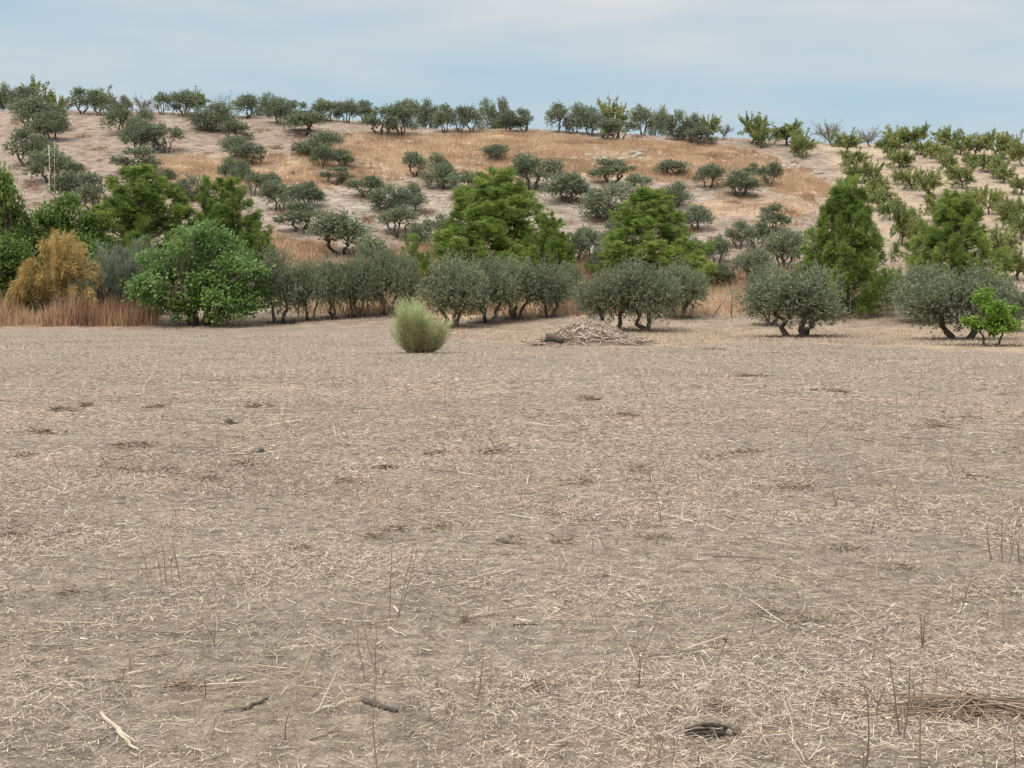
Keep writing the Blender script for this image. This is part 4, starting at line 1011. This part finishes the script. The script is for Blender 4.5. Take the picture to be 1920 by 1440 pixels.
def log_stump():
    x, y, z = hit(1028, 650); z += 0.06; o = empty('cut_log', (x, y, z)); tag(o, 'short weathered log with a pale sawn end at the left of the brush pile', 'log'); o.rotation_euler.z = 0.3
    rg = np.random.default_rng(8); g = Geo(); t = np.linspace(0, 1, 9)
    g.tube(np.stack([-0.18 + 0.72 * t, 0.1 * t, 0.24 - 0.08 * t + 0.02 * np.sin(5 * t)], -1), 0.17 - 0.06 * t + rg.normal(0, .006, 9), 12, 0.5)
    for q in range(5):
        a = rg.uniform(-.6, .6); g.tube(curve((0.2 + .1 * q, 0, .13), (.45 + .12 * q, a * .5, .08 + .05 * q % .12), (0, 0, .06), 5, rg, .02), np.linspace(.03, .008, 5), 5, .35)
    link('trunk', g.mesh('log_bark', True), M['bark'], o)
    g = Geo(); g.tube([(-0.20, 0, 0.243), (-0.165, 0.005, 0.24)], [0.165, 0.172], 12, 0.35); link('cut_face', g.mesh('cut_face'), M['straw'], o)
log_stump()
def ground_log(px0, py0, px1, py1, r, label, name, mat, cat='stick', wob=0.005, lift=0.6, fork=False):
    a = np.array(hit(px0, py0)); b = np.array(hit(px1, py1)); rg = np.random.default_rng(int(px0)); a[2] += r * lift; b[2] += r * lift
    g = Geo(); t = np.linspace(0, 1, 10)[:, None]; p = (b - a) * t + rg.normal(size=(10, 3)) * wob * np.array([1, 1, .3]); p[0] *= 0
    g.tube(p, r * (1.0 - 0.35 * t[:, 0]) * rg.uniform(.8, 1.2, 10), 8, 0.5)
    if fork: g.tube(p[3:8] * 1.0 + np.array([r * 2.4, 0, r * .4]) * np.linspace(0, 1, 5)[:, None], np.linspace(r * .9, r * .4, 5), 6, .6)
    o = link(name, g.mesh(name, True), M[mat], None, tuple(a)); tag(o, label, cat, 'fallen sticks lying on the stubble'); return o
ground_log(190, 1342, 256, 1412, 0.0085, 'bleached split stick lying at the lower left', 'stick', 'palewood', fork=True, wob=.0035)
ground_log(682, 1320, 742, 1338, 0.013, 'thick short dark stick near the bottom centre', 'stick', 'deadwood')
ground_log(452, 1334, 500, 1314, 0.009, 'thin bent dark twig lying left of the thick dark stick', 'stick', 'deadwood')
ground_log(962, 1174, 1018, 1172, 0.006, 'straight black twig lying flat in the middle foreground', 'stick', 'deadwood', wob=.004)
ground_log(424, 1280, 458, 1274, 0.008, 'small chalky white wood chip left of the pale leaning stem', 'stick', 'palewood')
ground_log(728, 1180, 764, 1196, 0.006, 'pale flat splinter below the pair of dark upright stalks', 'stick', 'palewood', wob=.004)
ground_log(950, 1408, 1000, 1434, 0.005, 'pale stalk piece at the bottom edge near the centre', 'stick', 'palewood', wob=.004)
ground_log(1308, 1412, 1314, 1436, 0.006, 'short white stub below the dark dried husk', 'stick', 'palewood', wob=.003)
ground_log(1345, 1262, 1412, 1272, 0.0045, 'thin pale stalk lying right of the centre foreground', 'stick', 'palewood', wob=.004)

def husk():
    a = np.array(hit(1282, 1382)); b = np.array(hit(1384, 1380)); rg = np.random.default_rng(3); o = empty('dried_husk', tuple(a)); tag(o, 'dark curled dried plant husk with ribbed strips at the bottom right', 'dried plant')
    d = b - a; g = Geo()
    for k in range(16):
        u = k / 15; t = np.linspace(0, 1, 9); side = (u - .5) * 0.06 + rg.normal(0, .006); up = 0.024 * math.sin(math.pi * u) + .004
        t = rg.uniform(0, .22) + t * rg.uniform(.5, .8); p = d * t[:, None]; p = p + np.stack([0 * t, side * (0.6 + t), up * np.sin(np.pi * np.clip(t * .86 + .12, 0, 1)) + 0.006 + .014 * t * (1 - t)], -1) + rg.normal(size=(9, 3)) * .0022 + np.array([rg.normal(0, .008), 0, rg.normal(0, .003)])
        g.tube(p, (0.0025 + .0035 * np.sin(np.pi * t)) * rg.uniform(.5, 1.25), 5, float(np.clip(rg.normal(.25 + .65 * (k % 4 == 0), .15), 0, 1)))
    link('strips', g.mesh('strips', True), M['deadwood'], o)
    g = Geo(); g.lump(d * 0.97 + np.array([0, 0, .018]), (.019, .017, .018), rg, .75, .3); g.lump(d * .45 + np.array([0, 0, .016]), (.06, .014, .013), rg, .1, .35, (10, 6)); link('core', g.mesh('core', True), M['deadwood'], o)
husk()

def clod(px, py, r, label, name, mat, cat, tone=.5):
    x, y, z = hit(px, py); rg = np.random.default_rng(int(px)); g = Geo(); g.lump((0, 0, r * .7), (r, r * .9, r * .85), rg, tone, .3, (9, 7))
    for k in range(3): g.lump(tuple(rg.normal(0, r * .45, 2)) + (r * .4,), (r * .6, r * .55, r * .5), rg, tone, .4)
    tag(link(name, g.mesh(name, True), M[mat], None, (x, y, z - .003)), label, cat)
clod(1360, 1204, .012, 'small jet-black clod right of the centre foreground', 'clod', 'black', 'clod')
clod(484, 848, .055, 'grey rounded stone in the stubble left of the centre', 'stone', 'rock', 'stone', .0)
clod(430, 796, .05, 'dark earth clod in the stubble, small and isolated at left', 'clod', 'deadwood', 'clod')

def thistle(px, py, r, label):
    x, y, z = hit(px, py); rg = np.random.default_rng(int(px)); g = Geo(); g.lump((0, 0, r * .8), (r * .62, r * .62, r * .68), rg, .5, .2, (10, 7))
    n = 160; d = rvec(rg, n); g.blades(d * r * .5 + np.array([0, 0, r * .8]), d, r * .62, r * .07, np.clip(rg.normal(.55, .2, n), 0, 1))
    tag(link('thistle_head', g.mesh('thistle_head'), M['weed'], None, (x, y, z)), label, 'thistle head', 'dry thistle heads lying on the field')
thistle(1135, 1082, .015, 'dry round thistle head lying on a bare patch right of centre')
thistle(849, 938, .018, 'pale round thistle head in the stubble above the tall dark stalk pair')
thistle(468, 1092, .012, 'small thistle head fallen beside the leaning left stalks')

def weed(label, stalks, seed, r=0.0022, branch=1, heads=(), tone=.25):
    """one dead plant: a few stems from one rootstock; base and tip as (px, py)"""
    rg = np.random.default_rng(seed); x, y, z = hit(*stalks[0][:2]); o = empty('dead_weed', (x, y, z)); tag(o, label, 'dead weed', 'dead weeds standing in the stubble'); o0 = np.array([x, y, z])
    for bx, by, tx, ty in stalks:
        g = Geo(); b = np.array(hit(bx, by)); t = at_depth(tx, ty, b[1] + rg.uniform(-.03, .03)); sc = max(1, b[1] / 7)
        p = curve(b - o0 - [0, 0, .02], t - o0, rg.normal(size=3) * .006 * sc, 7, rg, .0018 * sc); tn = float(np.clip(rg.normal(tone, .08), 0.02, 1))
        g.tube(p, np.linspace(r * 1.2, r * .55, 7) * sc ** .8, 5, tn, False)
        for q in range(branch):
            i = rg.integers(2, 6); e = p[i] + np.array([rg.normal(0, .035), rg.normal(0, .02), rg.uniform(.02, .06)]) * sc; g.tube(curve(p[i], e, (0, 0, 0), 3), np.linspace(r * .6, r * .3, 3) * sc ** .8, 4, tn, False)
        link('stem', g.mesh('stem', True), M['weed'], o)
    for hx, hy, rr in heads:
        h = Geo(); c = at_depth(hx, hy, y) - o0; h.lump(c, (rr, rr, rr * 1.1), rg, .7, .2, (10, 7)); d = rvec(rg, 120); h.blades(d * rr * .8 + c, d, rr * .5, rr * .07, .6); link('seed_head', h.mesh('seed_head'), M['weed'], o)
weed('clump of thin dark stalks leaning apart at the left, one with a round seed head', [(340, 1106, 320, 1000), (304, 1099, 285, 1014), (314, 1099, 305, 1020), (280, 1096, 262, 1020), (325, 1105, 322, 1050), (412, 1110, 390, 1068), (455, 1112, 370, 1042)], 1, heads=[(320, 1047, .013)], branch=1)
weed('two close dark upright stalks left of the centre foreground, one straight, one slanting', [(730, 1162, 737, 1002), (742, 1162, 779, 1008), (745, 1160, 783, 1030)], 2, branch=1, tone=.2)
weed('tall forked reddish stalk rising from the bottom edge left of centre', [(710, 1446, 707, 1262), (707, 1264, 707, 1176), (702, 1250, 672, 1135), (690, 1280, 668, 1170)], 3, branch=1, tone=.38, r=.0026)
weed('thick pale stem bent out of a straw heap at the lower left', [(549, 1314, 562, 1270), (562, 1272, 600, 1186), (520, 1245, 517, 1222), (497, 1246, 497, 1210)], 4, tone=.68, r=.0038)
weed('short stout reddish stub standing in the lower centre', [(893, 1312, 892, 1246), (896, 1310, 906, 1230)], 5, tone=.42, r=.004)
weed('stand of tall brown stalks in the lower right foreground', [(1620, 1446, 1621, 1285), (1690, 1388, 1668, 1230), (1694, 1390, 1706, 1250), (1716, 1340, 1714, 1264), (1727, 1446, 1730, 1268), (1612, 1440, 1612, 1400), (1640, 1345, 1660, 1290)], 6, branch=1, tone=.3, r=.0028)
weed('two short parallel black stalks at the right, above the tall brown stand', [(1728, 1218, 1727, 1152), (1731, 1217, 1733, 1154)], 7, tone=.12, r=.003)
weed('slanting dark stalk right of the two parallel black ones', [(1799, 1152, 1826, 1073), (1797, 1150, 1802, 1120), (1848, 1112, 1800, 1080)], 8, tone=.2)
weed('single brown stalk with a pale foot in the right middle ground', [(1410, 1192, 1416, 1134), (1406, 1198, 1412, 1180)], 9, tone=.35, r=.0026)
weed('thicket of fine dark upright stalks at the right edge', [(1880, 1056, 1878, 975), (1862, 1050, 1852, 985), (1898, 1034, 1896, 1000), (1910, 1058, 1912, 985), (1917, 1060, 1906, 1005), (1855, 1052, 1850, 1010), (1872, 1050, 1884, 990), (1891, 1056, 1908, 970)], 10, tone=.24)
weed('thin forked stalk in the middle field right of centre', [(1240, 980, 1222, 900), (1222, 902, 1214, 872), (1236, 960, 1255, 920)], 11, branch=1, tone=.3)
weed('dark bent stalk in the middle field at the right', [(1568, 954, 1556, 914), (1566, 952, 1572, 920)], 12, tone=.2)
weed('stalk with a small round tip leaning left in the middle right field', [(1702, 988, 1677, 918)], 13, tone=.3, heads=[(1677, 915, .017)])
weed('spray of three stalks over a low dark tuft at the right', [(1812, 890, 1796, 850), (1788, 890, 1780, 842), (1785, 892, 1770, 855)], 14, tone=.3)
weed('tall thin stalk with dark tip alone in the far right field', [(1679, 796, 1681, 700), (1682, 792, 1683, 730)], 15, tone=.62, branch=0)
weed('pair of pale bent straws just right of the tall thin dark-tipped stalk', [(1725, 784, 1714, 738), (1705, 786, 1702, 762), (1712, 786, 1716, 765)], 16, tone=.8)
weed('two pale straws meeting like a tent at the far right', [(1773, 790, 1779, 744), (1797, 791, 1788, 752)], 17, tone=.8)
weed('row of short pale straws in the far right field', [(1540, 786, 1533, 764), (1553, 786, 1558, 748), (1564, 788, 1566, 757), (1584, 782, 1585, 770), (1543, 786, 1537, 766), (1634, 783, 1634, 755)], 18, tone=.82)
weed('pale leaning straws in the foreground right of centre', [(1217, 1062, 1244, 985), (1246, 1100, 1262, 1006), (1265, 1080, 1270, 1025)], 19, tone=.75)
weed('thin upright dark stem in the lower centre right', [(1196, 1292, 1198, 1226)], 20, tone=.25)
weed('long straw leaning to the right out of the lower centre', [(1080, 1340, 1110, 1280), (1110, 1282, 1190, 1190)], 21, tone=.7, r=.003)
weed('fine branched stem left of the bottom centre with a dark base', [(405, 1212, 404, 1188), (404, 1190, 372, 1165)], 22, tone=.15)
weed('group of short brown stems along the bottom edge at right of centre', [(1206, 1440, 1228, 1340), (1220, 1440, 1232, 1385), (1232, 1440, 1244, 1382), (1258, 1438, 1262, 1380), (1300, 1440, 1307, 1400)], 23, tone=.35)
weed('reddish broken stem with a pale torn foot at the lower left', [(245, 1306, 243, 1285), (240, 1276, 204, 1253), (246, 1256, 247, 1228)], 24, tone=.4, r=.004)
weed('slanting stalk trio at the far bottom right corner', [(1908, 1440, 1896, 1352), (1846, 1440, 1828, 1378), (1760, 1290, 1754, 1232), (1770, 1286, 1778, 1250)], 25, tone=.3)
weed('tall pale grass stem with fork in the middle distance left of centre', [(845, 790, 838, 720), (843, 780, 852, 752)], 26, tone=.5)

def straw_heap():
    x, y, z = hit(1815, 1340); o = empty('stalk_heap', (x, y, z)); tag(o, 'loose heap of long broken stalks over a dark hollow at the right edge', 'stalk heap'); rg = np.random.default_rng(12); g = Geo()
    for k in range(120):
        cx, cy = rg.normal(0, .19), rg.normal(.02, .06); yaw = rg.normal(0.02, .5) if rg.random() < .45 else rg.uniform(0, 3.14); L = rg.uniform(.12, .5); t = np.linspace(-.5, .5, 5)
        hgt = .035 * math.exp(-(cx / .22) ** 2)
        p = np.stack([cx + t * L * math.cos(yaw), cy + t * L * math.sin(yaw), .008 + hgt * rg.random() + .012 * np.cos(t * 3) + rg.normal(0, .012) * t], -1)
        g.tube(p, rg.uniform(.0011, .0032), 4, float(np.clip(rg.normal(.36, .22), 0, 1)), False)
    link('stalks', g.mesh('stalks'), M['weed'], o)
    g = Geo()
    for k in range(90):
        cx, cy = rg.normal(0.03, .11), rg.normal(-.01, .03); yaw = rg.normal(0, .4); L = rg.uniform(.05, .2); t = np.linspace(-.5, .5, 4)
        g.tube(np.stack([cx + t * L * math.cos(yaw), cy + t * L * math.sin(yaw), .006 + .02 * rg.random() + 0 * t], -1), rg.uniform(.002, .005), 4, float(rg.uniform(0, .25)), False)
    link('dark_underlay', g.mesh('dark_underlay'), M['weed'], o)
straw_heap()

def loose_stems():
    """long curved stems among the litter in the foreground"""
    rg = np.random.default_rng(77); g = Geo()
    for k in range(5200):
        y = 4.2 + 24 * rg.random() ** 1.5; x = rg.uniform(-.41, .41) * y
        if fbm(x / .9, y / 1.1, 81) < .40: continue
        sc = (y / 6) ** .55; L = (.06 + .26 * rg.random() ** 2.5) * sc; yaw = rg.uniform(0, 6.28); el = abs(rg.normal(0, .10)); t = np.linspace(0, 1, 4)
        if rg.random() < .15: el = rg.uniform(.3, 1.3); L *= .7
        bend = rg.normal(0, .22) * L; c, s = math.cos(yaw), math.sin(yaw)
        px = x + t * L * c * math.cos(el) - bend * t * t * s; py = y + t * L * s * math.cos(el) + bend * t * t * c
        pz = terrain(px, py) * (el < .3) + float(terrain(x, y)) * (el >= .3) + .006 + t * L * math.sin(el)
        g.tube(np.stack([px, py, pz], -1), np.linspace(1, .6, 4) * rg.uniform(.0011, .0030) * sc, 4, float(np.clip(rg.normal(.62, .24), 0, 1)), False)
    tag(link('straw_stems', g.mesh('straw_stems'), M['weed']), 'long loose straw stems among the litter', None, None, 'stuff')
loose_stems()
# ------------------------------------------------------------------ camera, sky and light
cam = bpy.data.cameras.new('camera'); co = bpy.data.objects.new('camera', cam); C.objects.link(co)
co.location = (0, 0, CAM_H); co.rotation_euler = (math.pi / 2 - PITCH, 0, 0)
cam.sensor_fit = 'HORIZONTAL'; cam.sensor_width = 36; cam.lens = 36 * F / 1920; cam.clip_start = 0.1; cam.clip_end = 6000
bpy.context.scene.camera = co

AZ, EL = rad(212), rad(52)     # the sun stands behind the viewer to the left, veiled by cloud
sd = Vector((math.sin(AZ) * math.cos(EL), math.cos(AZ) * math.cos(EL), math.sin(EL)))
sl = bpy.data.lights.new('sun', 'SUN'); sl.energy = 2.3; sl.angle = rad(20); sl.color = (1, .945, .87)
so = bpy.data.objects.new('sun', sl); C.objects.link(so); so.rotation_euler = (-sd).to_track_quat('-Z', 'Y').to_euler(); so.location = (-20, -20, 40)

w = bpy.data.worlds.new('World'); bpy.context.scene.world = w; w.use_nodes = True; nt = w.node_tree; nt.nodes.clear()
out = nt.nodes.new('ShaderNodeOutputWorld'); bg = nt.nodes.new('ShaderNodeBackground'); bg.inputs['Strength'].default_value = 0.1
sky = nt.nodes.new('ShaderNodeTexSky'); sky.sky_type = 'NISHITA'; sky.sun_disc = False; sky.sun_elevation = EL; sky.sun_rotation = AZ; sky.air_density = 1.0; sky.dust_density = 1.5; sky.ozone_density = 1.5
tc = nt.nodes.new('ShaderNodeTexCoord'); sep = nt.nodes.new('ShaderNodeSeparateXYZ'); nt.links.new(tc.outputs['Generated'], sep.inputs[0])
mp = nt.nodes.new('ShaderNodeMapping'); mp.inputs['Scale'].default_value = (2.2, 2.2, 11); mp.inputs['Location'].default_value = (0.35, 0.1, 0.55); nt.links.new(tc.outputs['Generated'], mp.inputs['Vector'])
mp2 = nt.nodes.new('ShaderNodeMapping'); mp2.inputs['Scale'].default_value = (5, 5, 34); mp2.inputs['Rotation'].default_value = (0, 0.07, 0); nt.links.new(tc.outputs['Generated'], mp2.inputs['Vector'])
n1 = noise(nt, 1.6, 3, 0.5, mp.outputs[0]); n2 = noise(nt, 1.5, 4, 0.55, mp2.outputs[0])
veil = math_(nt, 'ADD', math_(nt, 'MULTIPLY', n1, 0.82), math_(nt, 'MULTIPLY', n2, 0.18))
# a layer of thin cloud: bluer grey where it is thin, near white where it is thick
cloud = ramp(nt, veil, [(0.34, (3.12, 4.18, 4.76)), (0.45, (3.75, 4.42, 4.78)), (0.55, (4.35, 4.70, 4.83)), (0.66, (5.1, 5.12, 4.97))])
up = ramp(nt, sep.outputs[2], [(0.0, (.94, .97, 1.0)), (0.21, (1, 1, 1)), (0.26, (1.02, 1.0, 1.0)), (0.5, (2.6, 2.36, 2.15)), (1.0, (3.5, 3.15, 2.85))])
cl = mixc(nt, 1.0, cloud, up, 'MULTIPLY')
nt.links.new(mixc(nt, 0.90, sky.outputs[0], cl), bg.inputs['Color']); nt.links.new(bg.outputs[0], out.inputs[0])

sc = bpy.context.scene
sc.view_settings.view_transform = 'Standard'; sc.view_settings.look = 'None'; sc.view_settings.exposure = 0.55; sc.view_settings.gamma = 1.0
sc.render.engine = 'CYCLES'; sc.cycles.max_bounces = 6; sc.cycles.diffuse_bounces = 3; sc.cycles.transmission_bounces = 3; sc.cycles.glossy_bounces = 2
